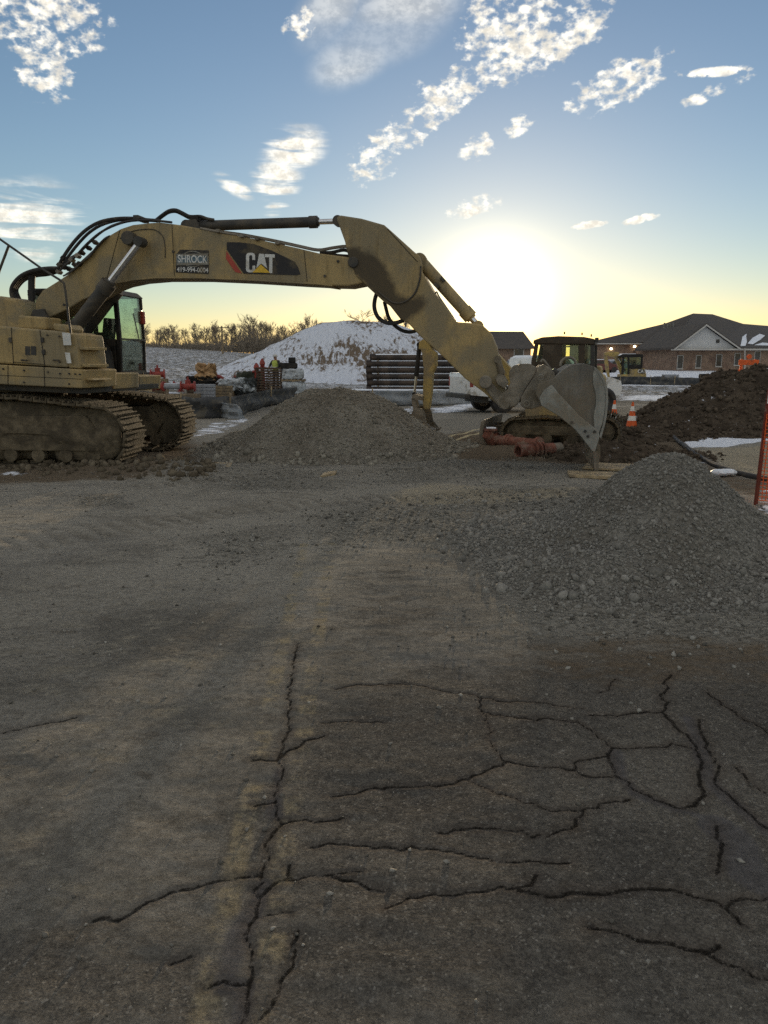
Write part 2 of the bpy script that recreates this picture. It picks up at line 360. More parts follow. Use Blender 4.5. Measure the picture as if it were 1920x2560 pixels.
# ------------------------------------------------------------------ terrain
def terrain(X, Y):
    X = np.asarray(X, float); Y = np.asarray(Y, float)
    t = X/np.maximum(Y, 1.)
    H = np.interp(t, (-.6, -.32, -.14, -.03, .12, .3, .6), (5.2, 4.6, 3.1, 2.6, 1.2, 1.0, 1.2))
    h = H*sstep(44, 150, Y)+sstep(150, 700, Y)*2.5
    h = h+(fbm(X*.35, Y*.35, 3, 3)-.5)*.07*sstep(5, 12, Y)+(fbm(X*1.6, Y*1.6, 3, 9)-.5)*.05*sstep(6, 14, Y)
    h = h+(fbm(X*.12, Y*.12, 3, 5)-.5)*.5*sstep(30, 70, Y)
    h = h+(fbm(X*2.2, Y*4., 3, 14)-.5)*.022+(fbm(X*9, Y*9, 2, 15)-.5)*.006
    # churned dirt thrown up along the big machine's tracks and round the small one
    d1 = np.hypot((X+3.9)/1.6, (Y-12.2)/.55); h = h+.13*np.exp(-d1*d1)*(.4+1.2*fbm(X*2.5, Y*2.5, 3, 21))
    d2 = np.hypot((X-3.9)/1.9, (Y-15.0)/.9); h = h+.12*np.exp(-d2*d2)*(.3+1.2*fbm(X*3, Y*3, 3, 22))
    return h
def th(x, y): return float(terrain(np.array([x]), np.array([y]))[0])
def lines(*segs):
    o = []
    for a, b, s in segs: o.append(np.arange(a, b-1e-6, s))
    return np.concatenate(o)
def grow(a, b, s, g):
    o = [a]
    while o[-1] < b: o.append(o[-1]+s); s *= g
    return np.array(o)
xp = grow(18, 6000, .15, 1.14)
xs = np.concatenate([-xp[::-1], lines((-17.9, -4, .1), (-4, -1.6, .03), (-1.6, 2.8, .0125), (2.8, 4.6, .03), (4.6, 17.95, .1)), xp])
ys = np.concatenate([-grow(.4, 3000, .3, 1.35)[::-1], lines((-.3, 1.5, .1), (1.5, 5.5, .0125), (5.5, 10, .03), (10, 24, .07), (24, 80, .25)), grow(80, 8000, .3, 1.09)])
GX, GY = np.meshgrid(xs, ys)                       # rows follow y
GZ = terrain(GX, GY)
SH = GX.shape

def segdist(X, Y, a, b):
    dx, dy = b[0]-a[0], b[1]-a[1]; L = dx*dx+dy*dy+1e-12
    t = np.clip(((X-a[0])*dx+(Y-a[1])*dy)/L, 0, 1)
    return np.hypot(X-a[0]-t*dx, Y-a[1]-t*dy)
def win(pts, pad):
    p = np.array(pts); i0, i1 = np.searchsorted(xs, (p[:, 0].min()-pad, p[:, 0].max()+pad)); j0, j1 = np.searchsorted(ys, (p[:, 1].min()-pad, p[:, 1].max()+pad))
    return (slice(j0, j1), slice(i0, i1))
def polymask(pxs, soft, world_pts=False):
    pts = [p[:2] for p in pxs] if world_pts else [tuple(G(*p)[:2]) for p in pxs]
    out = np.zeros(SH, np.float32); w = win(pts, soft*1.2); X = GX[w]; Y = GY[w]
    if X.size == 0: return out
    ins = np.zeros(X.shape, bool); d = np.full(X.shape, 1e9)
    for k in range(len(pts)):
        a, b = pts[k], pts[(k+1) % len(pts)]
        d = np.minimum(d, segdist(X, Y, a, b))
        c = ((a[1] > Y) != (b[1] > Y)); xi = (b[0]-a[0])*(Y-a[1])/((b[1]-a[1]) or 1e-9)+a[0]
        ins ^= c & (X < xi)
    sd = np.where(ins, d, -d); out[w] = sstep(-soft, soft, sd); return out
def linemask(pts, width, cap=.15):
    out = np.full(SH, cap, np.float32)
    for a, b in zip(pts[:-1], pts[1:]):
        w = win((a, b), cap); X = GX[w]; Y = GY[w]
        if X.size: out[w] = np.minimum(out[w], segdist(X, Y, a, b)/width)
    return out
def jag(pts, amp, step):
    o = [np.array(pts[0])]
    for a, b in zip(pts[:-1], pts[1:]):
        a = np.array(a); b = np.array(b); n = max(1, int(np.linalg.norm(b-a)/step)); nrm = np.array((-(b-a)[1], (b-a)[0]))/(np.linalg.norm(b-a)+1e-9)
        for k in range(1, n+1): o.append(a+(b-a)*k/n+nrm*rng.normal()*amp*(k < n))
    return o
Q4 = lambda L: [(960+x*.5787, 1700+y*.5787) for x, y in L]
Q3 = lambda L: [(x*.5787, 1700+y*.5787) for x, y in L]
CR = [Q4([(0, 460), (260, 455), (330, 430), (520, 348), (830, 385), (860, 405), (1010, 415)]), Q4([(20, 10), (250, 45), (440, 78), (860, 125)]),
      Q4([(420, 80), (410, 120), (455, 210), (455, 265), (510, 345)]), Q4([(420, 135), (530, 155), (840, 180), (900, 220), (985, 290), (970, 330), (1000, 390), (1080, 470), (1170, 510), (1300, 545)]),
      Q4([(985, 290), (1220, 285), (1240, 265), (1330, 285)]), Q4([(890, 155), (1030, 155), (1200, 140), (1250, 190), (1310, 230), (1370, 340), (1365, 430), (1385, 490), (1310, 535)]),
      Q4([(820, 380), (820, 350), (960, 325)]), Q4([(240, 660), (400, 640), (600, 650), (640, 680), (740, 660), (830, 625), (860, 560), (930, 530), (1060, 510)]),
      Q4([(0, 715), (160, 728), (330, 750), (480, 785), (600, 785), (800, 790)]), Q4([(0, 990), (110, 935), (260, 930), (430, 915), (580, 900), (640, 890), (660, 840)]),
      Q4([(580, 915), (760, 935), (900, 925), (1070, 905), (1240, 905), (1370, 945), (1480, 985), (1545, 1050)]), Q4([(1480, 980), (1540, 945), (1700, 938)]),
      Q4([(880, 1065), (1000, 1080), (1150, 1125), (1350, 1165), (1420, 1160), (1450, 1140)]), Q4([(1350, 1165), (1500, 1235), (1650, 1290)]), Q4([(1400, 50), (1480, 110), (1560, 170), (1700, 260)]),
      Q4([(1360, 170), (1380, 240), (1420, 330), (1430, 440), (1520, 520), (1700, 660)]), Q4([(1520, 380), (1570, 430), (1700, 510)]), Q4([(1440, 620), (1465, 700), (1450, 760), (1440, 840)]),
      Q4([(1200, 140), (1190, 60), (1240, -30)]), Q4([(1000, -10), (960, 40), (930, 45)]),
      Q3([(1290, -160), (1270, -60), (1260, 0), (1245, 60), (1250, 170), (1225, 280), (1200, 340), (1225, 390), (1205, 440), (1190, 520), (1195, 590), (1220, 620), (1170, 680), (1160, 740), (1145, 800), (1130, 850), (1120, 930), (1080, 1050), (1060, 1100), (1090, 1200), (1080, 1300), (1070, 1400), (1040, 1500)]),
      Q3([(1220, 620), (1260, 605), (1420, 605), (1480, 590)]), Q3([(640, 955), (790, 905), (920, 870), (1060, 850), (1130, 845)]), Q3([(1130, 930), (1170, 890), (1250, 865), (1420, 840), (1560, 820)]), Q3([(1250, 865), (1250, 800)]),
      Q3([(1100, 550), (1190, 535)]), Q3([(1090, 350), (1190, 350), (1250, 300), (1400, 240)]), Q3([(740, 1220), (830, 1185)]), Q3([(900, 1320), (1020, 1310), (1090, 1300)]), Q3([(1290, 1080), (1265, 1240), (1210, 1300), (1200, 1350), (1170, 1410), (1130, 1450)]),
      Q3([(1340, 720), (1420, 700), (1540, 710), (1659, 715)]), Q3([(1430, 500), (1560, 475), (1659, 465)]), Q3([(1450, 40), (1550, 15), (1690, 20)]), Q3([(1390, 180), (1500, 175), (1659, 182)]),
      Q3([(0, 230), (150, 190), (330, 160)]), Q3([(1160, 1010), (1270, 1000)]), Q3([(1420, 840), (1560, 870), (1659, 900)])]
CR += [Q4([(330, 430), (520, 500), (700, 560), (860, 560)]), Q3([(640, 955), (560, 1010), (400, 1040)])]
crack = np.full(SH, .10, np.float32)
for k, c in enumerate(CR):
    pts = jag(jag([tuple(G(*p)[:2]) for p in c], .016, .10), .008, .028); wd = rng.uniform(.75, 1.25)
    for i, (a, b) in enumerate(zip(pts[:-1], pts[1:])):
        w = win((a, b), .1); X = GX[w]; Y = GY[w]
        if X.size: crack[w] = np.minimum(crack[w], segdist(X, Y, a, b)/(wd*(.75+.5*vnoise(np.array([i*.23]), np.array([k*3.]), 4)[0])))
GZ -= .005*np.exp(-(crack/.009)**2)
GZ -= .0006*np.exp(-(crack/.05)**2)                 # the broken edges crumble away a little

paint = np.zeros(SH, np.float32)
def strip(c0, c1, w):                               # worn painted line on the old road
    d = linemask([tuple(G(*c0)[:2]), tuple(G(*c1)[:2])], 1., .3); return sstep(w+.012, w-.012, d)
paint = np.maximum(strip((530, 2337), (742, 1400), .036), strip((685, 2337), (815, 1400), .040))
a1, b1 = G(530, 2337), G(742, 1400)
paint = np.maximum(strip((505, 2560), (760, 1360), .04), strip((650, 2560), (830, 1360), .042))
far = np.maximum(strip((1000, 1123), (1330, 1039), .05), strip((1012, 1131), (1340, 1045), .05))
edge = strip((1440, 1022), (1760, 1005), .08)
seal = np.zeros(SH, np.float32)
for c, wd in ((Q4([(1310, 170), (1350, 250), (1385, 380), (1440, 470), (1540, 560), (1700, 670)]), .03), (Q4([(1440, 620), (1530, 720), (1580, 850), (1700, 920)]), .07), (Q4([(1000, 310), (1030, 420), (1080, 480), (1250, 550), (1400, 590)]), .022),
              (Q3([(1150, 880), (1100, 1000), (1020, 1120), (990, 1250), (960, 1310), (1060, 1330), (1030, 1500)]), .035), (Q3([(1205, 400), (1190, 520), (1185, 590)]), .02)):
    d = linemask([tuple(G(*p)[:2]) for p in c], 1., .3); seal = np.maximum(seal, sstep(wd+.012, wd-.012, d+(fbm(GX*9, GY*9, 2, 30)-.5)*.04))
asph = polymask([(700, 2560), (720, 2000), (860, 1760), (1150, 1690), (1560, 1660), (2300, 1640), (2900, 2560)], .75)
asph = np.maximum(asph, polymask([(-300, 2560), (-100, 2330), (500, 2360), (720, 2560)], .3)*.75)
asph = np.maximum(asph, polymask([(880, 1400), (1060, 1390), (1180, 1560), (1000, 1650), (830, 1640)], .5)*.35)
gravel = np.zeros(SH, np.float32)
for pl, sf, k in (([(455, 1345), (560, 1325), (760, 1315), (765, 1390), (620, 1425), (470, 1430)], .45, .62), ([(760, 1290), (1000, 1245), (1300, 1215), (1480, 1230), (2300, 1300), (2300, 1640), (1500, 1610), (1280, 1540), (1220, 1420), (1000, 1350), (820, 1370)], .85, 1.),
                  ([(300, 1165), (480, 1130), (700, 1160), (900, 1200), (1000, 1120), (1160, 1110), (1350, 1150), (1380, 1200), (1000, 1215), (500, 1230)], .6, .55), ([(180, 1250), (300, 1235), (330, 1262), (200, 1275)], .25, .8), ([(540, 1200), (760, 1190), (760, 1225), (560, 1232)], .3, .7)):
    gravel = np.maximum(gravel, polymask(pl, sf)*k)
tan_ = np.zeros(SH, np.float32)
for pl, sf, k in (([(690, 1560), (720, 1400), (790, 1355), (880, 1360), (870, 1450), (760, 1560)], .35, .5), ([(960, 1235), (1060, 1205), (1300, 1222), (1460, 1215), (1440, 1245), (1180, 1262), (1000, 1262)], .25, .8), ([(1740, 1130), (1800, 1118), (2000, 1112), (2000, 1192), (1850, 1190)], .3, 1.),
                  ([(1420, 1165), (1600, 1158), (1640, 1185), (1450, 1190)], .25, .8), ([(250, 1480), (420, 1445), (520, 1450), (380, 1500)], .3, .5), ([(0, 1700), (300, 1560), (640, 1500), (660, 1760), (300, 2050), (-300, 2150)], .7, .35)):
    tan_ = np.maximum(tan_, polymask(pl, sf)*k)
mud = np.zeros(SH, np.float32)
for pl, sf, k in (([(-700, 1130), (470, 1080), (520, 1150), (350, 1200), (-700, 1240)], .5, .9), ([(1060, 1115), (1180, 1060), (1560, 1060), (1760, 1080), (1690, 1170), (1400, 1160), (1150, 1150)], .5, 1.), ([(1250, 1600), (1480, 1575), (2000, 1590), (2000, 1720), (1500, 1720), (1300, 1690)], .3, .6), ([(1690, 1100), (1760, 1150), (1860, 1190), (1960, 1200), (1960, 1260), (1700, 1200)], .3, .7)):
    mud = np.maximum(mud, polymask(pl, sf)*k)
road = polymask([tuple(G(940, 1075)[:2]), tuple(G(1190, 1032)[:2]), (10, 27.2), (30, 31.5), (60, 36), (60, 26), (26, 23), (11, 20.5), (6, 19.6), (3, 19.)], .25, True)
dust_and_light = (sstep(3.6, 7.5, GY+(fbm(GX*.8, GY*.8, 3, 33)-.5)*2.5)*sstep(40, 20, GY)).astype(np.float32)  # pale road dust, also painting in the brighter light of the middle distance
snow = np.zeros(SH, np.float32)
for pl, sf, k in (([(1690, 1085), (1780, 1076), (1990, 1060), (1990, 1098), (1830, 1115), (1725, 1122)], .15, 1.), ([(-40, 1175), (60, 1160), (120, 1165), (60, 1195), (-40, 1205)], .2, .42), ([(455, 1100), (520, 1060), (560, 1052), (640, 1046), (560, 1082)], .25, .62), ([(960, 1045), (1020, 1015), (1060, 1018), (1010, 1052)], .5, .7),
                  ([(1060, 1022), (1180, 1005), (1210, 1012), (1160, 1030), (1075, 1036)], .6, .8), ([(1520, 1000), (1540, 978), (1760, 974), (1740, 1003)], 1.2, .75), ([(1690, 1145), (1740, 1142), (1790, 1165), (1760, 1168)], .1, .6), ([(1870, 1225), (1960, 1205), (1960, 1300), (1880, 1270)], .15, .55),
                  ([(330, 985), (420, 978), (480, 985), (460, 1005), (340, 1008)], .8, .75), ([(560, 1000), (660, 990), (740, 985), (700, 1003), (600, 1012)], .8, .7), ([(1580, 1158), (1660, 1150), (1650, 1168), (1600, 1172)], .1, .55), ([(920, 1000), (1100, 985), (1120, 1000), (950, 1020)], .6, .7)):
    snow = np.maximum(snow, polymask(pl, sf)*k)
field = sstep(43, 50, GY)*(1-.18*fbm(GX*.15, GY*.05, 3, 41)); field = np.where(GX/np.maximum(GY, 1) < .17, field*.56, field*.97)
snow = np.maximum(snow, field)
snow = np.where((GX/np.maximum(GY, 1) > .10) & (GY < 56) & (GY > 40), np.minimum(snow, .5), snow)
# crawler prints pressed into the dust
prnt = np.zeros(SH, np.float32)
for cx_, cy_, r_, w_ in ((3.2, 1.0, 9.2, .26), (3.2, 1.0, 11.6, .26), (-9.5, 14.5, 9.6, .24)):
    d = np.hypot(GX-cx_, GY-cy_); ph = np.arctan2(GY-cy_, GX-cx_); band = sstep(w_+.06, w_-.06, np.abs(d-r_))*sstep(4.6, 6., GY)*sstep(24, 16, GY)
    prnt = np.maximum(prnt, band*sstep(.25, .75, .5+.5*np.sin(ph*r_*2*pi/.21))*sstep(.30, .58, fbm(GX*.7+3, GY*.7, 3, 47)))
GZ -= .014*prnt
ii = np.arange(SH[0]*SH[1]).reshape(SH)
GF = np.stack([ii[:-1, :-1], ii[:-1, 1:], ii[1:, 1:], ii[1:, :-1]], -1).reshape(-1, 4)

def ground_mat():
    m = bpy.data.materials.new('ground_surface'); m.use_nodes = True; t = NT(m.node_tree); b = m.node_tree.nodes['Principled BSDF']
    p = t.n('ShaderNodeTexCoord').outputs['Object']
    st = t.n('ShaderNodeMapping'); t.set(st.inputs[0], p); st.inputs['Scale'].default_value = (.75, 1.3, 1); st.inputs['Rotation'].default_value = (0, 0, R(-9)); ps = st.outputs[0]
    nA = t.noise(ps, .9, 6, .62, .6); nB = t.noise(ps, 4.5, 5, .65, .3); nC = t.noise(p, 26, 4, .7); nD = t.noise(p, 150, 3, .7); nL = t.noise(p, .35, 3, .5)
    # dusty film of dried mud over old asphalt
    dirt = t.mix(t.mr(nA, .32, .68), (.082, .077, .069), (.150, .141, .125))
    s2 = t.n('ShaderNodeMapping'); t.set(s2.inputs[0], p); s2.inputs['Scale'].default_value = (2.2, 4.2, 1); s2.inputs['Rotation'].default_value = (0, 0, R(-14)); nE = t.noise(s2.outputs[0], 1.5, 5, .7, .5)
    dirt = t.mix(t.m('MULTIPLY', t.mr(nB, .52, .70), .6), dirt, (.185, .168, .135))
    dirt = t.mix(t.m('MULTIPLY', t.mr(nE, .56, .70), .55), dirt, (.195, .18, .15))
    dirt = t.mix(t.m('MULTIPLY', t.mr(nE, .42, .30), .5), dirt, (.07, .062, .052))
    dirt = t.mix(t.m('MULTIPLY', t.mr(nL, .5, .66), .5), dirt, (.115, .112, .108))
    dirt = t.mix(t.m('MULTIPLY', t.mr(nB, .40, .30), .55), dirt, (.060, .050, .040))
    dirt = t.mix(t.m('MULTIPLY', t.attr('dust_and_light'), t.mr(t.m('ADD', nA, t.m('MULTIPLY', nB, .6)), .62, .98, .35, .85)), dirt, t.mix(nB, (.168, .158, .139), (.240, .227, .201)))
    asp = t.mix(t.mr(nA, .3, .7), (.050, .047, .044), (.082, .076, .068))
    agg = t.vor(p, 130, out='Color'); sp = t.n('ShaderNodeSeparateColor'); t.set(sp.inputs[0], agg)
    asp = t.mul(asp, t.mix(t.mr(sp.outputs[0], 0., 1., smooth=False), (.68, .68, .69), (1.32, 1.3, 1.25)))
    asp = t.mix(t.m('MULTIPLY', t.mr(sp.outputs[1], .95, .98), .35), asp, (.24, .23, .21))
    wear = t.mr(t.m('ADD', t.attr('asph'), t.m('ADD', t.m('MULTIPLY', t.m('SUBTRACT', nA, .5), 1.6), t.m('MULTIPLY', t.m('SUBTRACT', nB, .5), 1.6))), .0, .62)
    c = t.mix(t.m('MULTIPLY', wear, .92), dirt, asp)
    gtex = t.vor(p, 34, out='Color'); gs = t.n('ShaderNodeSeparateColor'); t.set(gs.inputs[0], gtex)
    grav = t.mix(t.mr(gs.outputs[0], 0., 1., smooth=False), (.085, .08, .07), (.17, .162, .144))
    gm = t.mr(t.m('ADD', t.attr('gravel'), t.m('MULTIPLY', t.m('SUBTRACT', nB, .5), 1.3)), .3, .75)
    c = t.mix(t.m('MULTIPLY', gm, .9), c, grav)
    tm = t.mr(t.m('ADD', t.attr('tan'), t.m('MULTIPLY', t.m('SUBTRACT', nB, .5), 1.4)), .35, .9)
    c = t.mix(t.m('MULTIPLY', tm, .8), c, t.mix(nA, (.175, .152, .112), (.245, .218, .17)))
    mm = t.mr(t.m('ADD', t.attr('mud'), t.m('MULTIPLY', t.m('SUBTRACT', nB, .5), 1.2)), .3, .8)
    c = t.mix(t.m('MULTIPLY', mm, .85), c, t.mix(nB, (.060, .046, .033), (.105, .082, .058)))
    c = t.mix(t.attr('road'), c, t.mix(nA, (.115, .108, .095), (.165, .155, .135)))
    c = t.mix(t.m('MULTIPLY', t.attr('prnt'), .38), c, (.085, .076, .062))
    pm = t.m('MULTIPLY', t.attr('paint'), t.mr(t.m('ADD', t.m('ADD', nB, t.m('MULTIPLY', nC, .5)), t.m('MULTIPLY', nA, .7)), 1.02, 1.26))
    c = t.mix(t.m('MULTIPLY', pm, .62), c, (.18, .152, .10))
    c = t.mix(t.m('MULTIPLY', t.attr('far'), .75), c, (.36, .31, .20))
    c = t.mix(t.m('MULTIPLY', t.attr('edge'), .6), c, (.33, .31, .27))
    c = t.mix(t.m('MULTIPLY', t.attr('seal'), .85), c, (.066, .063, .064))
    cd = t.m('ADD', t.attr('crack'), t.m('MULTIPLY', t.m('SUBTRACT', t.noise(p, 55, 6, .85), .5), .026))
    ck = t.mr(cd, .0075, -.0015); halo = t.m('MULTIPLY', t.mr(cd, .055, .0), .42)
    c = t.mix(halo, c, (.045, .036, .030)); c = t.mix(t.m('MULTIPLY', ck, .85), c, (.014, .012, .010))
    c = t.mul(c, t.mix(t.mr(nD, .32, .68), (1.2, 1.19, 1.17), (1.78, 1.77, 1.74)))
    c = t.mul(c, t.mix(t.mr(nC, .30, .70), (.78, .78, .78), (1.22, 1.22, 1.22)))
    # snow lying in the lows
    nS = t.noise(ps, 2.2, 7, .68, .4); nS2 = t.noise(p, 14, 4, .7)
    sv = t.m('ADD', t.attr('snow'), t.m('ADD', t.m('MULTIPLY', t.m('SUBTRACT', nS, .5), 2.0), t.m('MULTIPLY', t.m('SUBTRACT', nS2, .5), .55)))
    sm = t.m('MULTIPLY', t.mr(sv, .50, .66), t.mr(t.attr('snow'), .02, .2))
    c = t.mix(sm, c, t.mix(nS2, (.62, .66, .74), (.80, .83, .90)))
    t.set(b.inputs['Base Color'], c); b.inputs['Specular IOR Level'].default_value = 0.
    t.set(b.inputs['Roughness'], t.mix(wear, (.95, .95, .95), (.82, .82, .82)))
    h = t.m('ADD', t.m('ADD', t.m('MULTIPLY', nC, .55), t.m('MULTIPLY', nD, .25)), t.m('MULTIPLY', nE, .8)); h = t.m('ADD', h, t.m('MULTIPLY', t.mr(t.vor(p, 34), .0, .6, 1, 0), t.m('MULTIPLY', gm, .7)))
    h = t.m('SUBTRACT', h, t.m('MULTIPLY', ck, .9)); h = t.m('ADD', h, t.m('MULTIPLY', sm, .7))
    bp = t.n('ShaderNodeBump'); bp.inputs['Strength'].default_value = .9; bp.inputs['Distance'].default_value = .03; t.set(bp.inputs['Height'], h); t.set(b.inputs['Normal'], bp.outputs[0])
    return m
GM = ground_mat()
ground = mesh_np('ground', np.stack([GX, GY, GZ], -1).reshape(-1, 3), GF, GM, smooth=True, attrs={k: v.ravel() for k, v in dict(prnt=prnt, dust_and_light=dust_and_light, asph=asph, gravel=gravel, tan=tan_, mud=mud, road=road, paint=paint, far=far, edge=edge, seal=seal, crack=crack, snow=snow).items()})
ground['kind'] = 'structure'

# ------------------------------------------------------------------ heaps
def heap(name, label, cat, cx, cy, half, res, hfun, m, parts, kind=None):
    t = thing(name, label, cat, (cx, cy, 0))
    n = int(2*half/res); g = np.linspace(-half, half, n); X, Y = np.meshgrid(g, g)
    h = hfun(X, Y); base = terrain(X+cx, Y+cy)-.03
    Z = base+h; i = np.arange(n*n).reshape(n, n); F = np.stack([i[:-1, :-1], i[:-1, 1:], i[1:, 1:], i[1:, :-1]], -1).reshape(-1, 4)
    keep = (h.ravel()[F].max(1) > .026); F = F[keep]; u, inv = np.unique(F, return_inverse=True)
    V = np.stack([X, Y, Z], -1).reshape(-1, 3)[u]
    o = mesh_np('heap', V, inv.reshape(-1, 4), m, t, smooth=True, attrs={'hh': h.ravel()[u]})
    for nm, N, s0, s1, sm, low, hmin, bias in parts:
        xs_ = rng.uniform(-half, half, N*4); ys_ = rng.uniform(-half, half, N*4); hh = hfun(xs_, ys_)
        ok = (hh > hmin) & (rng.random(N*4) < (1 if bias is None else bias(xs_, ys_, hh))); xs_, ys_, hh = xs_[ok][:N], ys_[ok][:N], hh[ok][:N]
        sz = s0+(s1-s0)*rng.random(len(xs_))**2.2
        st = stones(nm, np.stack([xs_, ys_, hh+terrain(xs_+cx, ys_+cy)-.03+sz*.12], -1), sz, sm, t, low); st['kind'] = 'stuff'
    return t
def gravel_mat(name, lo, hi, sc_):
    m = bpy.data.materials.new(name); m.use_nodes = True; t = NT(m.node_tree); b = m.node_tree.nodes['Principled BSDF']
    p = t.n('ShaderNodeTexCoord').outputs['Object']; s = t.n('ShaderNodeSeparateColor'); t.set(s.inputs[0], t.vor(p, sc_, out='Color'))
    c = t.mix(t.mr(s.outputs[0], 0, 1, smooth=False), lo, hi); c = t.mul(c, t.mix(t.mr(t.noise(p, 1.1, 5, .6), .3, .7), (.78, .75, .72), (1.15, 1.15, 1.15)))
    t.set(b.inputs['Base Color'], c); b.inputs['Roughness'].default_value = .95; b.inputs['Specular IOR Level'].default_value = 0.
    bp = t.n('ShaderNodeBump'); bp.inputs['Strength'].default_value = .8; bp.inputs['Distance'].default_value = .03; t.set(bp.inputs['Height'], t.m('SUBTRACT', 1., t.vor(p, sc_))); t.set(b.inputs['Normal'], bp.outputs[0])
    return m
GRM = gravel_mat('gravel_heap', (.12, .115, .104), (.24, .232, .21), 42)
GRM2 = gravel_mat('fine_gravel_heap', (.16, .148, .125), (.275, .255, .218), 38)
ST1 = stone_mat('grey_stone', (.15, .145, .132), (.27, .26, .238)); ST2 = stone_mat('tan_stone', (.16, .148, .125), (.32, .297, .25))
c1 = P(1690, 1135, 7.0)
def h_right(X, Y):
    r = np.hypot(X, Y); ph = np.arctan2(Y, X); r = r/(1+.16*np.cos(ph-R(215))+.08*np.sin(3*ph+1))
    r = r*np.where(Y < 0, 1+.10*np.clip(-Y, 0, 1), 1)
    h = np.interp(r, (0, .09, .25, .53, .87, 1.2, 1.55, 1.9, 2.2), (.90, .885, .80, .59, .345, .17, .075, .02, 0))
    lowm = .13*np.exp(-(((X+1.15)/.55)**2+((Y+1.15)/.4)**2))
    return np.maximum(0, h+lowm*(r < 2.6)+(fbm(X*2.3+5, Y*2.3, 4, 51)-.5)*.19*np.clip(h*5, 0, 1))
heap('gravel_pile', 'near grey crushed gravel pile at the right edge, in front of the wooden board', 'gravel pile', c1.x, c1.y, 2.9, .03, h_right, GRM,
     [('gravel', 13000, .011, .040, ST1, False, .022, None), ('coarse_gravel', 420, .045, .10, ST1, False, .012, lambda x, y, h: np.where(h < .16, .9, .04)), ('fine_gravel', 16000, .008, .024, ST1, True, .018, None)])
c2 = P(845, 967, 15.3)
def h_mid(X, Y):
    r = np.hypot(X*np.where(X < 0, .97, 1.03), Y*1.0); ph = np.arctan2(Y, X); r = r/(1+.05*np.sin(2*ph+.6)+.04*np.sin(5*ph))
    h = np.interp(r, (0, .3, .7, 1.1, 1.58, 2.0, 2.36, 2.65, 2.9), (1.235, 1.215, 1.09, .86, .56, .29, .10, .025, 0))
    return np.maximum(0, h+(fbm(X*1.7, Y*1.7, 5, 61)-.5)*.22*np.clip(h*4, 0, 1))
heap('gravel_pile', 'rounded brown gravel pile standing under the raised excavator boom', 'gravel pile', c2.x, c2.y, 3.6, .05, h_mid, GRM2,
     [('gravel', 9000, .02, .06, ST2, True, .01, None), ('coarse_gravel', 420, .06, .14, ST2, False, .012, lambda x, y, h: np.where(h < .2, .9, .03))])
c3 = P(1890, 925, 20.3)
def dirt_mat():
    m = bpy.data.materials.new('dark_soil'); m.use_nodes = True; t = NT(m.node_tree); b = m.node_tree.nodes['Principled BSDF']
    p = t.n('ShaderNodeTexCoord').outputs['Object']; n = t.noise(p, 2.5, 6, .7); n2 = t.noise(p, 9, 5, .7)
    c = t.mix(t.mr(n, .3, .7), (.05, .040, .031), (.112, .09, .069)); c = t.mul(c, t.mix(n2, (.6, .6, .6), (1.4, 1.4, 1.4)))
    gn = t.n('ShaderNodeNewGeometry'); sz = t.n('ShaderNodeSeparateXYZ'); t.set(sz.inputs[0], gn.outputs['Normal'])
    s = t.m('MULTIPLY', t.mr(t.noise(p, 5.5, 5, .75), .63, .68), t.mr(sz.outputs[2], .55, .85)); c = t.mix(s, c, (.7, .73, .8))
    t.set(b.inputs['Base Color'], c); b.inputs['Roughness'].default_value = .95; b.inputs['Specular IOR Level'].default_value = 0.
    bp = t.n('ShaderNodeBump'); bp.inputs['Strength'].default_value = 1.; bp.inputs['Distance'].default_value = .08; t.set(bp.inputs['Height'], n2); t.set(b.inputs['Normal'], bp.outputs[0]); return m
SOIL = dirt_mat(); STD = stone_mat('soil_clod', (.05, .040, .031), (.12, .097, .074))
def h_dirt(X, Y):
    r = np.hypot(np.where(X > 0, X*.45, X), Y*1.05); r = r*(1+.10*(fbm(np.arctan2(Y, X)*2+9, r*0, 3, 77)-.5)*2)
    h = np.interp(r, (0, .5, 1.0, 1.6, 2.2, 2.8, 3.4, 3.9), (1.60, 1.55, 1.36, 1.02, .60, .28, .09, 0))
    return np.maximum(0, h+(fbm(X*1.3+3, Y*1.3, 5, 71, .62)-.5)*.75*np.clip(h*2.2, 0, 1)+(fbm(X*5, Y*5, 3, 73)-.5)*.16*np.clip(h*4, 0, 1))
heap('dirt_pile', 'tall dark brown pile of lumpy soil dotted with snow', 'dirt pile', c3.x, c3.y, 5.5, .05, h_dirt, SOIL, [('soil_clods', 6500, .02, .13, STD, False, .02, None)])
c4 = G(1560, 1142)
def h_d2(X, Y):
    r = np.hypot(X*.75, Y*1.2); h = np.interp(r, (0, .3, .7, 1.1, 1.5), (.26, .22, .12, .04, 0)); return np.maximum(0, h*(.5+fbm(X*3, Y*3, 4, 81))+(fbm(X*5, Y*5, 3, 82)-.5)*.12*np.clip(h*8, 0, 1))
heap('dirt_pile', 'low heap of brown soil beside the bucket teeth', 'dirt pile', c4.x, c4.y, 2.2, .04, h_d2, SOIL, [('soil_clods', 700, .03, .12, STD, False, .008, None)])
c5 = G(1600, 1098)
heap('dirt_pile', 'flat smear of brown soil between the cones and the hose', 'dirt pile', c5.x, c5.y+.4, 2.2, .05, h_d2, SOIL, [('soil_clods', 500, .03, .13, STD, False, .008, None)])
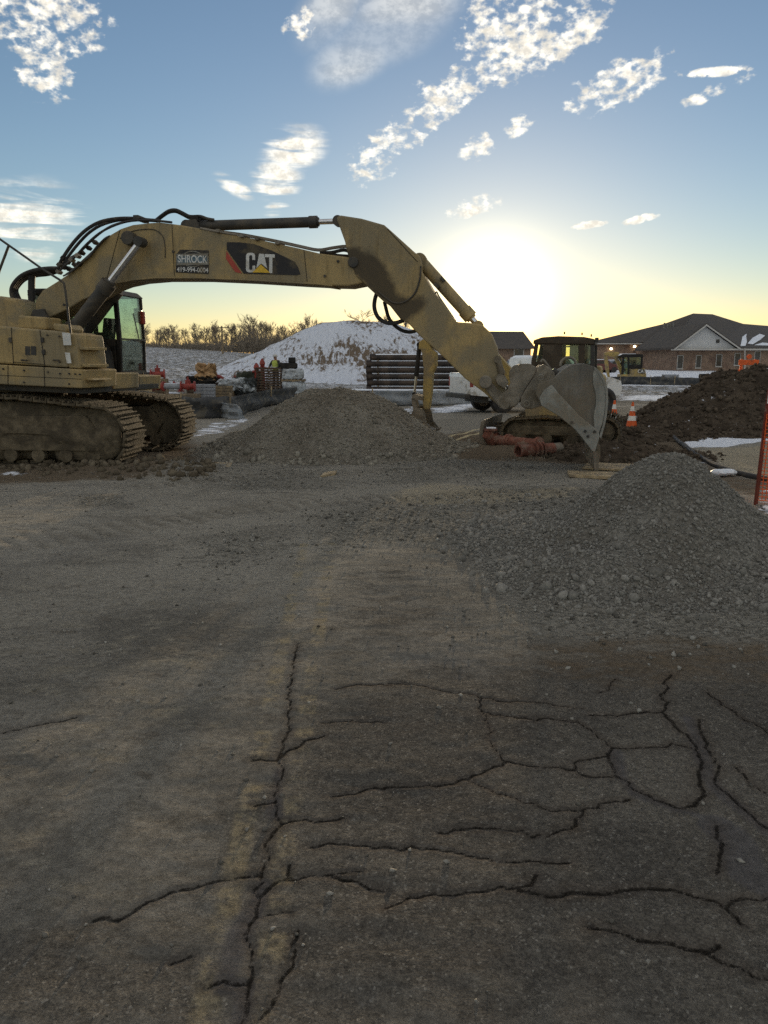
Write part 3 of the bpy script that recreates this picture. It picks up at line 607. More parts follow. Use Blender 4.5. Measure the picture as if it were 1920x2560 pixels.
# loose stones over the open ground
def loose():
    N = 60000; X = rng.uniform(-6, 6, N); Y = 1.6+12*rng.random(N)**1.2
    i = np.clip(np.searchsorted(xs, X), 0, SH[1]-1); j = np.clip(np.searchsorted(ys, Y), 0, SH[0]-1); g = gravel[j, i]; a = asph[j, i]
    k = rng.random(N) < np.clip(.16+.85*g-.12*a, .03, 1); k &= (h_right(X-c1.x, Y-c1.y) < .025); X, Y, g = X[k], Y[k], g[k]
    s = (.006+.030*rng.random(len(X))**4)*(.8+.7*g)
    o = stones('loose_gravel', np.stack([X, Y, terrain(X, Y)+s*.15], -1), s, stone_mat('loose_stone', (.08, .075, .066), (.31, .30, .275)), None, True)
    tag(o, 'loose grey stones strewn over the dusty road surface', 'gravel', kind='stuff')
loose()
# snow-dusted mound far behind the yard
def mound():
    cx, cy = P(885, 813, 76)[:2]; n = 150; g = np.linspace(-24, 24, n); X, Y = np.meshgrid(g, g)
    r = np.hypot(np.where(X > 0, X*.70, X*.86), Y*.8); h = np.interp(r, (0, 2.6, 4.2, 6.5, 9.2, 11.5, 14), (5.0, 4.85, 4.25, 2.9, 1.3, .35, 0)); h += (fbm(X*.5, Y*.5, 5, 91)-.5)*.55*np.clip(h, 0, 1)
    Z = terrain(X+cx, Y+cy)-.08+h; Z -= (terrain(X+cx, Y+cy)-terrain(np.array([cx]), np.array([cy])))*np.clip(h/3, 0, 1)
    i = np.arange(n*n).reshape(n, n); F = np.stack([i[:-1, :-1], i[:-1, 1:], i[1:, 1:], i[1:, :-1]], -1).reshape(-1, 4); F = F[h.ravel()[F].max(1) > .02]; u, inv = np.unique(F, return_inverse=True)
    m = bpy.data.materials.new('snowy_soil'); m.use_nodes = True; t = NT(m.node_tree); b = m.node_tree.nodes['Principled BSDF']
    p = t.n('ShaderNodeTexCoord').outputs['Object']; mp = t.n('ShaderNodeMapping'); t.set(mp.inputs[0], p); mp.inputs['Rotation'].default_value = (0, R(35), R(25)); mp.inputs['Scale'].default_value = (2.4, .8, .5)
    nn = t.noise(mp.outputs[0], 1.3, 7, .72, .5); nl = t.noise(p, .22, 3, .5)
    c = t.mix(t.mr(t.m('ADD', nn, t.m('MULTIPLY', t.m('SUBTRACT', nl, .5), .62)), .37, .48), (.175, .138, .105), (.66, .70, .79))
    t.set(b.inputs['Base Color'], c); b.inputs['Roughness'].default_value = .95; b.inputs['Specular IOR Level'].default_value = 0.
    bp = t.n('ShaderNodeBump'); bp.inputs['Strength'].default_value = .9; bp.inputs['Distance'].default_value = .25; t.set(bp.inputs['Height'], nn); t.set(b.inputs['Normal'], bp.outputs[0])
    o = mesh_np('hill', np.stack([X+cx, Y+cy, Z], -1).reshape(-1, 3)[u], inv.reshape(-1, 4), m, None, smooth=True); o['kind'] = 'structure'
mound()

def clods():
    N = 900; X = rng.uniform(-7, -2.6, N); Y = 12.15-.16*(X+4.5)+rng.normal(0, .35, N); s = .02+.13*rng.random(N)**3.5
    o = stones('mud_clods', np.stack([X, Y, terrain(X, Y)+s*.1], -1), s, stone_mat('mud_clod', (.075, .062, .045), (.16, .135, .10))); tag(o, 'dried mud clods dropped along the front of the big tracks', 'mud', kind='stuff')
clods()
# ------------------------------------------------------------------ the large excavator
A1 = R(-9.2)
def track_path(lr, lf, zf, rf, zt, rr, n=60):
    """outline of a crawler track, front idler at the right end; returns points and tangents evenly spaced"""
    c1_ = (lf-rf, zf); c2_ = (lr+rr, zf+.05); pts = []
    for k in range(13): a = R(-90+k*15); pts.append((c1_[0]+rf*cos(a), c1_[1]+rf*sin(a)))
    pts += [(lf-rf-.55, c1_[1]+rf+.05), (lf-rf-1.25, zt), (lr+rr+.7, zt)]
    for k in range(13): a = R(90+k*15); pts.append((c2_[0]+rr*cos(a), c2_[1]+rr*sin(a)))
    pts += [(lr+rr+.2, zf-rf), (lf-rf, zf-rf)]
    p = np.array(pts); d = np.linalg.norm(np.diff(p, axis=0), axis=1); s = np.concatenate([[0], np.cumsum(d)])
    q = np.linspace(0, s[-1], n, endpoint=False)
    out = np.stack([np.interp(q, s, p[:, 0]), np.interp(q, s, p[:, 1])], -1)
    e = .02; t = np.stack([np.interp((q+e) % s[-1], s, p[:, 0])-np.interp((q-e) % s[-1], s, p[:, 0]), np.interp((q+e) % s[-1], s, p[:, 1])-np.interp((q-e) % s[-1], s, p[:, 1])], -1)
    return out, np.arctan2(t[:, 1], t[:, 0]), p
def shoe_mesh(pitch, width, grous, th_=.035, cnt=3):
    b = MB(); b.box((0, 0, -.01), (pitch*.94, width, th_))
    for k in range(cnt): b.box((-pitch*.42+k*pitch*.42, 0, -.03-grous/2), (.022, width*.995, grous))
    b.box((0, 0, .03), (pitch*.8, width*.25, .06))
    me = bpy.data.meshes.new('track_shoe'); me.from_pydata(b.v, [], b.f); me.update(); return me
def crawler(root, w, lr, lf, zf, rf, zt, rr, width, n, m_shoe, m_frame, grous, side):
    tr_ = link(bpy.data.objects.new('track', None), root); tr_.empty_display_size = .1
    out, ang, p = track_path(lr, lf, zf, rf, zt, rr, n); L = np.linalg.norm(out[1]-out[0])
    me = shoe_mesh(L, width, grous); me.materials.append(m_shoe)
    for (l, z), a in zip(out, ang):
        o = link(bpy.data.objects.new('track_shoe', me), tr_); o.matrix_local = Matrix.Translation((l, w, z)) @ Matrix.Rotation(-a, 4, 'Y') @ Matrix.Rotation(R(random.uniform(-1.2, 1.2)), 4, 'X')
    MB().tube([(lf-rf, w-.12, zf), (lf-rf, w+.12, zf)], rf-.07, 22).build('idler', m_frame, tr_, True); MB().tube([(lr+rr, w-.12, zf+.05), (lr+rr, w+.12, zf+.05)], rr-.07, 22).build('sprocket', m_frame, tr_, True)
    g = MB(); z0 = zf-rf+.09; z1 = zf+.55*(zt-zf)
    g.prism([(lr+rr, z0+.14), (lf-rf*1.2, z0+.14), (lf-rf*.9, zf+.02), (lf-rf*1.4, z1), (lr+rr*1.2, z1), (lr+rr*.8, zf)], w-width*.36, w+width*.36)
    g.build('track_frame', m_frame, tr_, False, .02)
    k = max(4, int((lf-lr-2*rf)/.42))
    for i in range(k): x = lr+rr+.1+(lf-lr-rr-rf-.2)*i/(k-1); MB().disc((x, w, z0+.07), (0, 1, 0), .11, width*.7, 14).build('track_roller', m_frame, tr_, True)
    # dried mud packed into the side of the track
    n1_, n2_ = 90, 22; wm = w+side*(width*.5-.035)
    l = np.repeat(lr+.12+(lf-lr-.20)*np.arange(n1_)/(n1_-1), n2_); q = np.tile(np.arange(n2_)/(n2_-1), n1_)
    cc = np.sqrt(np.maximum(0, (rf-.02)**2-np.maximum(0, l-(lf-rf))**2)); lo = zf-cc+.05; k_ = np.clip((lf-rf-.3-l)/1.0, 0, 1); hi = zf+cc-.01+(zt-zf-rf-.02)*k_*k_*(3-2*k_)
    z = lo+(hi-lo)*q; nn = fbm(l*3.1, z*4.+w, 4, 12)-.5; gap = np.where(q < .45, np.maximum(0, fbm(l*2.2+40, 0*l+w, 2, 19)-.52)*(1-q)**2*1.6, 0)
    V = np.stack([l, wm-side*(.10+.10*abs(q-.5)+gap)+side*(nn*.12+.05*np.sin(pi*np.minimum(1, q*1.15))), z], -1).tolist()
    mm = MB().add(V, [(i*n2_+j, i*n2_+j+1, (i+1)*n2_+j+1, (i+1)*n2_+j) for i in range(n1_-1) for j in range(n2_-1)]); mm.build('caked_mud', m_frame, tr_, True, solid=.02)
    return tr_
def cylinder(root, a, b, frac, r, m_tube, eye=.6, name='hydraulic_cylinder', rod_m=None):
    a = Vector(a); b = Vector(b); m = a+(b-a)*frac; d = (b-a).normalized()
    t = MB(); t.tube([a, m], r, 18); t.tube([m-d*r*1.5, m+d*r*.12], r*1.17, 18); t.tube([m+d*r*.12, m+d*r*.45], r*.85, 18); t.disc(a, (0, 1, 0), r*1.15, r*2.0, 18)
    o = t.build(name, m_tube, root, True)
    q = MB(); q.tube([m, b], r*.52, 16); q.build('rod', rod_m or CHR, o, True)
    e = MB(); e.disc(b, (0, 1, 0), r*eye*1.7, r*1.7, 18); e.build('rod_eye', m_tube, o, True)
    return o
def hose(root, pts, r, m=None, name='hose', k=4):
    return MB().tube(smoothline(pts, k), r, 8).build(name, m or RUB, root, True)
def flat_poly(pts3, name, m, root, th_=.003):     # thin decal plate standing on a face whose normal is -w
    b = MB(); n = len(pts3); b.prism([(p[0], p[2]) for p in pts3], pts3[0][1]-th_, pts3[0][1]); return b.build(name, m, root)

def big_excavator():
    # put the axes on the boom's middle plane: the bucket tip stands on the board
    tip = G(1489, 1176, .05); W = Vector((-sin(A1), cos(A1), 0)); L = Vector((cos(A1), sin(A1), 0))
    mid = Vector((tip.x, tip.y, 0))+W*.62; org = mid-L*10.3
    F = Frame(org.x, org.y, A1); root = thing('excavator', 'large yellow tracked excavator with its long boom reaching across to a grey bucket', 'excavator', org, A1)
    tr = F.tr; pt = F.pt
    # boom
    wb = .30
    low = [(88, 783), (118, 797), (169, 773), (211, 747), (256, 721), (289, 708), (332, 699), (392, 694), (497, 694), (615, 699), (748, 707), (804, 710), (831, 714), (870, 715), (905, 708), (930, 690), (935, 668), (915, 648)]
    up = [(867, 642), (797, 633), (748, 621), (648, 599), (549, 581), (499, 571), (449, 562), (400, 556), (377, 557), (331, 562), (301, 572), (265, 593), (226, 630), (181, 678), (140, 705), (105, 727), (88, 752)]
    MB().prism(F.poly(low+up, -wb), -wb, wb).build('boom', YEL, root, False, .022)
    # lower and upper flanges
    fl = MB(); lp = F.poly(low[3:13], -wb)
    for a, b in zip(lp[:-1], lp[1:]): fl.prism([(a[0], a[1]-.012), (b[0], b[1]-.012), (b[0], b[1]+.018), (a[0], a[1]+.018)], -wb-.02, wb+.02)
    fl.build('boom_flange', YEL, root)
    for x, y, r in ((351, 605, 17),):
        q = pt(x, y, 0); MB().disc(q, (0, 1, 0), r*.0065, 2*wb+.34, 22).build('pin_cap', CHAR, root, True, .01)
    for x, y in ((433, 629), (812, 690), (230, 755), (160, 762), (845, 653)): MB().disc(pt(x, y, -wb-.01), (0, 1, 0), .022, .02, 12).build('grease_fitting', CHAR, root, True)
    # weld seam and grease line on the boom side
    hose(root, [pt(x, y, -wb-.008) for x, y in ((300, 596), (330, 578), (380, 573), (405, 588), (412, 612), (413, 645))], .007, CHAR, 'grease_line')
    # decals
    d = -wb-.004
    def plate(pts, name, m, w=d, th_=.003, parent=None): return MB().prism(F.poly(pts, w), w-th_, w).build(name, m, parent or root)
    black = plate([(567, 605), (600, 606), (635, 610), (681, 627), (736, 654), (745, 668), (751, 686), (742, 688), (609, 684), (567, 624)], 'maker_decal', DECALK)
    plate([(566, 627), (605, 684), (588, 680), (565, 647)], 'red_stripe', DECALR)
    w2 = d-.0045; Cx, Cy = 615, 632
    def arc(cx, cy, rx, ry, a0, a1, n=7): return [(cx+rx*cos(R(a0+(a1-a0)*i/n)), cy-ry*sin(R(a0+(a1-a0)*i/n))) for i in range(n+1)]
    cpoly = [(638, 650), (638, 640)]+arc(630, 640, 8, 8, 0, 90, 3)+arc(623, 640, 8, 8, 90, 180, 3)+arc(623, 673, 8, 8, 180, 270, 3)+arc(630, 673, 8, 8, 270, 360, 3)+[(638, 664), (631, 664), (631, 672)]+[(629, 675), (625, 675), (623, 672), (623, 641), (625, 638), (629, 638), (631, 641), (631, 650)]
    plate(cpoly, 'letter', WHITE, w2, .003, black)
    plate([(641, 670), (648, 634), (660, 635), (668, 671), (653, 658.5)], 'letter', WHITE, w2, .003, black)
    plate([(662, 635), (687, 636), (687, 644), (681, 644), (681, 683), (673, 682), (673, 643), (663, 643)], 'letter', WHITE, w2, .003, black)
    plate([(631, 681), (652.5, 661), (675, 682)], 'logo_triangle', DECALY, w2-.004, .003, black)
    comp = plate([(450, 624), (522, 626), (522, 685), (439, 681), (441, 636)], 'company_decal', DECALK)
    ring = MB(); o_ = arc(481.5, 647.5, 29, 20.5, 0, 360, 32)[:-1]; i_ = arc(481.5, 647.5, 26.5, 17.8, 0, 360, 32)[:-1]; n = 32
    po = F.poly(o_, w2); pi_ = F.poly(i_, w2)
    ring.add([(p[0], w2-.003, p[1]) for p in po+pi_], [(k, (k+1) % n, (k+1) % n+n, k+n) for k in range(n)]).build('ring', LGREY, comp)
    BLU = mat('decal_blue_grey', (.10, .15, .18), .6, 0, .1, 4)
    plate([(443, 637), (519, 639), (518, 660), (443, 657)], 'name_band', BLU, w2-.004, .002, comp)
    bd = MB()
    for a, b in (((442, 636), (520, 638)), ((520, 638), (519, 661)), ((519, 661), (442, 658)), ((442, 658), (442, 636))):
        (l1, z1), (l2, z2) = tr(*a, w2-.006), tr(*b, w2-.006); e = .005
        bd.b2((min(l1, l2)-e, w2-.009, min(z1, z2)-e), (max(l1, l2)+e, w2-.006, max(z1, z2)+e))
    bd.build('border', LGREY, comp)
    def txt(s, x, y, h, sx, name, m, w, par):
        l, z = tr(x, y, w); a = atan2(tr(x+20, y+.6, w)[1]-z, tr(x+20, y+.6, w)[0]-l)
        M = Matrix.Translation((l, w, z)) @ Matrix.Rotation(-a, 4, 'Y') @ Matrix.Rotation(pi/2, 4, 'X')
        return text_mesh(s, h, name, m, par, M, sx)
    txt('SHROCK', 481, 648.5, .165, .78, 'lettering', WHITE, w2-.008, comp); txt('419-994-0004', 481.5, 675, .105, .92, 'lettering', WHITE, w2-.003, comp)
    # stick
    ws = .32
    stick = [(841, 546), (845, 540), (852, 538), (903, 546), (960, 562), (974, 574), (1036, 630), (1049, 640), (1054, 660), (1053, 677), (1085, 731), (1101, 750), (1142, 805), (1174, 807), (1206, 812), (1228, 833), (1243, 868), (1249, 905), (1253, 935), (1258, 960), (1268, 985), (1290, 990), (1297, 1003), (1288, 1017), (1268, 1023), (1250, 1018), (1236, 1005), (1209, 981), (1162, 946), (1111, 895), (1051, 841), (1018, 806), (1000, 797), (975, 765), (960, 755), (937, 734), (908, 707), (890, 690), (872, 645), (866, 625), (862, 604)]
    YELS = YEL.copy(); YELS.name = 'greasy_yellow_paint'; t = NT(YELS.node_tree); bs = YELS.node_tree.nodes['Principled BSDF']; old = bs.inputs['Base Color'].links[0].from_socket
    pc = t.n('ShaderNodeTexCoord').outputs['Object']; g_ = None
    for x, y, r in ((888, 655, .20), (915, 660, .24), (938, 675, .24), (945, 700, .2), (960, 725, .18), (982, 745, .17), (1010, 775, .2), (1035, 770, .16), (1058, 755, .12), (995, 780, .14), (875, 632, .12)):
        l, z = tr(x, y, -ws); d_ = t.vm('LENGTH', t.vm('MULTIPLY', t.vm('SUBTRACT', pc, (l, 0, z)), (1, 0, 1))); k_ = t.mr(d_, r*2.1, 0.); g_ = k_ if g_ is None else t.m('ADD', g_, k_)
    gm = t.mr(t.m('ADD', g_, t.m('MULTIPLY', t.m('SUBTRACT', t.noise(pc, 5, 7, .72, .5), .5), 2.2)), .75, 1.9)
    t.set(bs.inputs['Base Color'], t.mix(t.m('MULTIPLY', gm, .88), old, (.055, .043, .03)))
    MB().prism(F.poly(stick, -ws), -ws, ws).build('stick', YELS, root, False, .02)
    # curved weld rib and darker soaked grease below the boom pin
    hose(root, [pt(x, y, -ws-.01) for x, y in ((1052, 665), (1049, 700), (1036, 735), (1010, 755), (985, 757), (965, 745), (945, 728))], .014, CHAR, 'weld_rib')
    MB().disc(pt(893, 662, 0), (0, 1, 0), .085, 2*ws+.05, 22).build('pin_cap', CHAR, root, True, .01)
    # stick (arm) cylinder along the top of the boom
    cylinder(root, pt(470, 566, 0), pt(846, 553, 0), .86, .083, CHAR)
    MB().prism(F.poly([(455, 575), (465, 549), (490, 548), (500, 578)], -.16), -.16, .16).build('cylinder_bracket', CHAR, root, False, .01)
    # bucket cylinder
    cylinder(root, pt(1050, 652, 0), pt(1196, 815, 0), .86, .098, YEL, .5)
    MB().box(pt(1108, 700, 0), (.08, .3, .05), ry=R(44)).build('cylinder_clamp', CHAR, root)
    MB().box(pt(1093, 716, 0), (.09, .3, .06), ry=R(44)).build('cylinder_clamp', CHAR, root)
    hose(root, [pt(x, y, -.1) for x, y in ((1088, 735), (1092, 730), (1100, 745), (1140, 803))], .012, STEEL, 'steel_line')
    hose(root, [pt(x, y, -.1) for x, y in ((1155, 822), (1175, 819), (1200, 822))], .018, CHR, 'grab_bar', 1)
    # idler and power links at the stick nose
    wl = .42
    MB().prism(F.poly([(1244, 962), (1238, 946), (1246, 935), (1262, 938), (1272, 956), (1262, 972)], -wl), -wl, -wl+.05).build('link_boss', STEEL, root, False, .01)
    for s in (-1, 1):
        MB().prism(F.poly([(1272, 939), (1274, 925), (1284, 915), (1300, 910), (1324, 909), (1341, 918), (1340, 932), (1325, 955), (1312, 975), (1301, 1000), (1292, 1013), (1268, 1022), (1246, 1014), (1240, 1000), (1252, 984), (1268, 975), (1276, 958)], -wl), s*wl-.03, s*wl+.03).build('power_link', STEEL, root, False, .012)
        MB().prism(F.poly([(1197, 950), (1206, 944), (1222, 950), (1265, 992), (1276, 1006), (1262, 1020), (1243, 1012)], -.36), s*.36-.025, s*.36+.025).build('idler_link', STEEL, root, False, .01)
    cylinder(root, pt(1244, 898, -.32), pt(1267, 980, -.32), .45, .05, STEEL, .5, 'link_rod')
    for x, y, r in ((1263, 1008, .075), (1317, 1009, .05), (1352, 944, .05), (1216, 953, .10)): 
        MB().disc(pt(x, y, 0), (0, 1, 0), r, 2*wl+.16, 20).build('link_pin', STEEL, root, True, .008)
    for x, y in ((1317, 1009), (1352, 944)):
        c = pt(x, y, -.62); t_ = MB(); t_.tube([c+Vector((cos(a), 0, sin(a)))*.043 for a in np.linspace(0, 2*pi, 17)], .009, 6, False); t_.build('pin_ring', LGREY, root, True)
    # bucket
    bk = link(bpy.data.objects.new('bucket', None), root); bk.empty_display_size = .1
    wk = .74
    side = [(1388, 944), (1405, 926), (1429, 912), (1463, 909), (1486, 917), (1502, 932), (1511, 950), (1516, 975), (1517, 1003), (1514, 1035), (1508, 1062), (1498, 1096), (1486, 1100), (1470, 1080), (1439, 1062), (1398, 1035), (1354, 1012), (1340, 985), (1345, 960)]
    sp_ = F.poly(side, -wk)
    MB().prism(sp_, -wk, -wk+.035).build('side_plate', GREY, bk, False, .006); MB().prism(sp_, wk-.035, wk).build('side_plate', GREY, bk, False, .006)
    # wrapper shell between the side plates, along the back curve
    back = F.poly([(1388, 944), (1405, 926), (1429, 912), (1463, 909), (1486, 917), (1502, 932), (1511, 950), (1516, 975), (1517, 1003), (1514, 1035), (1508, 1062), (1499, 1096), (1492, 1118)], -wk)
    sh = MB(); c0 = np.mean(np.array(sp_), 0)
    for a, b in zip(back[:-1], back[1:]):
        ia = tuple(np.array(a)+(c0-np.array(a))*.05); ib = tuple(np.array(b)+(c0-np.array(b))*.05); sh.prism([a, b, ib, ia], -wk+.03, wk-.03)
    sh.build('wrapper', GREY, bk)
    MB().prism(F.poly([(1487, 921), (1500, 934), (1509, 952), (1513, 975), (1514, 1003), (1511, 1035), (1505, 1062), (1496, 1085), (1486, 1070), (1484, 1040), (1490, 1010), (1489, 985), (1483, 960), (1482, 935)], -wk-.012), -wk-.022, -wk).build('wear_plate', LGREY, bk, False, .005)
    MB().prism(F.poly([(1486, 917), (1502, 930), (1513, 950), (1519, 975), (1520, 1003), (1517, 1035), (1512, 1062), (1502, 1096), (1498, 1090), (1507, 1060), (1512, 1030), (1514, 1003), (1513, 975), (1507, 953), (1497, 936), (1485, 921)], -wk), -wk-.03, wk+.03).build('heel_band', LGREY, bk)
    for s in (-1, 1):
        MB().prism(F.poly([(1360, 975), (1380, 962), (1398, 985), (1450, 1040), (1497, 1078), (1499, 1092), (1487, 1130), (1480, 1127), (1459, 1099), (1439, 1075), (1398, 1041), (1354, 1014), (1348, 996)], -wk-.03), s*(wk+.012)-.024, s*(wk+.012)+.024).build('side_cutter', LGREY, bk, False, .01)
        for x, y in ((1463, 1078), (1470, 1091), (1486, 1079), (1430, 1056)):
            q = pt(x, y, -wk-.04); MB().disc((q.x, s*(wk+.045), q.z), (0, 1, 0), .022, .03, 6).build('bolt', CHAR, bk)
        MB().prism(F.poly([(1316, 970), (1340, 935), (1345, 918), (1358, 910), (1372, 918), (1386, 932), (1390, 948), (1385, 975), (1378, 1010), (1356, 1014), (1330, 1022), (1312, 1022), (1301, 1012), (1303, 993)], -.5), s*.5-.03, s*.5+.03).build('ear_plate', STEEL, bk, False, .01)
    MB().prism(F.poly([(1340, 985), (1360, 965), (1390, 940), (1396, 950), (1372, 990), (1352, 1016)], -.6), -wk+.04, wk-.04).build('top_beam', GREY, bk, False, .01)
    # cutting lip and teeth
    MB().prism(F.poly([(1478, 1100), (1500, 1090), (1497, 1125), (1483, 1125)], -wk), -wk+.035, wk-.035).build('lip', GREY, bk, False, .006)
    for k in range(5):
        w_ = -.64+k*.32
        MB().prism(F.poly([(1480, 1112), (1500, 1112), (1500, 1140), (1497, 1150), (1496, 1176), (1485, 1176), (1482, 1148)], -.64), w_-.055, w_+.055).build('tooth', STEEL, bk, False, .012)
    ey = pt(1421, 903, -.1); MB().tube([(ey.x+.12*cos(a), -.1, ey.z-.06+.12*sin(a)) for a in np.linspace(-.1, pi+.1, 12)], .022, 8).build('lifting_eye', STEEL, bk, True)
    MB().tube([pt(1380, 925, -.3), pt(1392, 937, -.3)], .06, 12).build('stop_pad', CHAR, bk, True)
    hose(root, [pt(x, y, -.3) for x, y in ((1352, 905), (1358, 900), (1368, 912), (1380, 928))], .02, STEEL, 'link_bar')
    # tracks
    lf, _ = tr(277, 1095, -1.79); lf += .05
    RU = R(4.5); ctr = Vector((lf-2.65, 0, 0))
    for w_, sd in ((-1.36, -1), (1.30, 1)):
        tk = crawler(root, w_, lf-5.4, lf-.10, .535, .47, 1.13, .47, .76, 50, MUDM, MUDM, .035, sd); tk.matrix_local = Matrix.Translation(ctr) @ Matrix.Rotation(RU, 4, 'Z') @ Matrix.Translation(-ctr)
    lc = lf-2.65
    u = MB(); u.tube([(lc, 0, .45), (lc, 0, 1.0)], .95, 28); u.box((lc, 0, .62), (2.4, 2.5, .45)); u.tube([(lc, 0, 1.0), (lc, 0, 1.28)], .72, 28); u.build('car_body', MUDM, root, False, .02)
    # upper structure: deck, right-hand body, left platform
    wR = -1.56
    def quad(pts, w0, w1, name, m, bev=.02): return MB().prism(F.poly(pts, w0), w0, w1).build(name, m, root, False, bev)
    quad([(-240, 800), (0, 815), (155, 829), (169, 919), (0, 909), (-240, 895)], wR, -.55, 'engine_cover', YEL, .03)
    quad([(-240, 897), (0, 911.5), (170, 921.5), (205, 924), (205, 971), (0, 961), (-240, 948)], wR-.02, -.5, 'side_panel', YEL, .02)
    quad([(155, 832), (187, 834), (191, 848), (200, 922), (171, 920)], wR+.03, -.7, 'tool_box', YEL, .02)
    for a in ([(187, 866), (219, 868), (219, 875), (187, 873)], [(190, 909), (225, 911), (225, 918), (190, 916)], [(205, 945), (232, 947), (234, 951), (205, 951)]): quad(a, wR+.08, -.9, 'step', YEL, .006)
    quad([(155, 831), (175, 833), (178, 863), (159, 863)], wR-.035, wR-.025, 'warning_label', WHITE, 0); quad([(162, 881), (174, 882), (178, 908), (167, 908)], wR-.035, wR-.025, 'warning_label', WHITE, 0)
    for a in ((63, 75), (77, 90)): quad([(a[0], 865), (a[1], 866), (a[1], 888), (a[0], 887)], wR-.006, wR+.01, 'vent', CHAR, 0)
    quad([(-10, 960), (205, 970), (205, 985), (-10, 975)], wR+.2, 1.4, 'deck', CHAR, .01)
    quad([(44, 788), (115, 793), (115, 824), (44, 822)], -1.2, -.75, 'air_cleaner_box', YEL, .03)
    quad([(-200, 735), (0, 740), (38, 748), (60, 790), (60, 830), (-200, 815)], -.6, 1.0, 'hood', YEL, .04)
    quad([(130, 808), (162, 811), (168, 822), (165, 832), (135, 826)], -1.4, -.9, 'fuel_filler', YEL, .03)
    MB().b2((tr(-600, 900, 0)[0]+.2, -1.5, 1.35), (tr(-240, 900, 0)[0], 1.45, 2.75)).build('counterweight', YEL, root, False, .12)
    # panel gaps, handles, hinges and bolts on the near side
    def groove(a, b, w, r=.006): MB().tube([pt(*a, w), pt(*b, w)], r, 6).build('panel_gap', BLK, root)
    groove((100, 826), (112, 915), wR-.002); groove((28, 819), (34, 911), wR-.002); groove((34, 905), (112, 911), wR-.002, .004); groove((110, 917), (112, 966), wR-.022); groove((20, 913), (20, 962), wR-.022)
    groove((205, 948), (0, 938), wR-.022, .004)
    for x, y in ((106, 850), (109, 880), (26, 850)): MB().box(pt(x, y, wR-.012), (.05, .03, .08)).build('hinge', CHAR, root, False, .006)
    for x, y in ((60, 900), (140, 900)): MB().tube([pt(x-7, y, wR), pt(x-6, y, wR-.05), pt(x+6, y+.8, wR-.05), pt(x+7, y+.8, wR)], .012, 8).build('door_handle', CHAR, root, True)
    for x, y in ((173, 934), (188, 935), (200, 936), (150, 934), (120, 930), (60, 926), (8, 922), (173, 960), (60, 956), (118, 838), (148, 841), (148, 905)): MB().disc(pt(x, y, wR-.03), (0, 1, 0), .014, .03, 6).build('bolt', CHAR, root)
    # weld seams on boom and stick
    for a, b, w in (((430, 560), (436, 693), -.302), ((760, 625), (768, 707), -.302), ((300, 574), (262, 716), -.302)): groove(a, b, w, .005)
    groove((968, 572), (1044, 655), -.322, .005)
    # boom foot bracket
    for s in (-1, 1): MB().prism(F.poly([(70, 830), (84, 775), (110, 772), (140, 830)], s*.42), s*.42-.04, s*.42+.04).build('boom_bracket', CHAR, root, False, .01)
    MB().prism(F.poly([(120, 832), (215, 838), (262, 850), (282, 880), (290, 936), (120, 960)], .45), -.45, .45).build('swing_frame', BLK, root, False, .02)
    # boom lift cylinders
    cylinder(root, pt(186, 822, -.5), pt(351, 605, -.5), .53, .115, CHAR, .4); cylinder(root, pt(205, 838, .5), pt(345, 655, .5), .62, .115, CHAR, .4)
    # cab on the far side
    cb = link(bpy.data.objects.new('cab', None), root); cb.empty_display_size = .1
    wi, wo = .52, 1.52
    lfB, zB = tr(304, 934, wi); lfM, zM = tr(301, 845, wi); lfT, zT = tr(291, 735, wi)
    lb = lfB-1.75; zT2 = zT+.10; zR = 2.1
    def sidepl(w0, w1):
        b = MB(); t_ = .085
        b.prism([(lfB, zB), (lfM, zM), (lfT, zT), (lfT-t_, zT), (lfM-t_, zM), (lfB-t_, zB)], w0, w1)
        b.prism([(lb, zB), (lb+t_, zB), (lb+t_, zT2), (lb, zT2)], w0, w1); b.prism([(lb+t_, zB), (lfB-t_, zB), (lfB-t_, zB+.62), (lb+t_, zB+.62)], w0, w1)
        b.prism([(lb+.72, zB+.62), (lb+.72+t_, zB+.62), (lb+.72+t_, zT), (lb+.72, zT)], w0, w1); return b
    for w0, w1 in ((wi, wi+.07), (wo-.07, wo)):
        sidepl(w0, w1).build('cab_frame', BLK, cb, False, .015)
        MB().prism([(lb+.085, zB+.62), (lfB-.085, zB+.62), (lfM-.085, zM), (lfT-.085, zT), (lb+.085, zT)], (w0+w1)/2-.004, (w0+w1)/2+.004).build('side_window', GLS, cb)
    MB().prism([(lb-.02, zT), (lfT+.03, zT-.01), (lfT-.1, zT+.10), (lb+.1, zT+.12)], wi-.02, wo+.02).build('roof', BLK, cb, False, .03)
    fr = MB(); fr.prism([(lfB, zB), (lfB-.1, zB), (lfB-.1, zB+.05), (lfB, zB+.05)], wi, wo); fr.prism([(lfM+.004, zM-.03), (lfM-.04, zM-.03), (lfM-.04, zM+.0), (lfM+.004, zM)], wi, wo); fr.build('window_rail', CHAR, cb)
    MB().prism([(lfB-.02, zB+.05), (lfM-.02, zM-.03), (lfM-.028, zM-.03), (lfB-.028, zB+.05)], wi+.07, wo-.07).build('lower_windshield', GLS, cb)
    MB().prism([(lfM-.02, zM), (lfT-.02, zT), (lfT-.028, zT), (lfM-.028, zM)], wi+.07, wo-.07).build('windshield', GLS, cb)
    MB().prism([(lb, zB), (lb+.05, zB), (lb+.05, zT), (lb, zT)], wi+.07, wo-.07).build('rear_panel', BLK, cb)
    MB().tube([(lfM-.03, 1.3, zM+.0), (lfT-.02, 1.15, zT-.3)], .012, 6).build('wiper', BLK, cb)
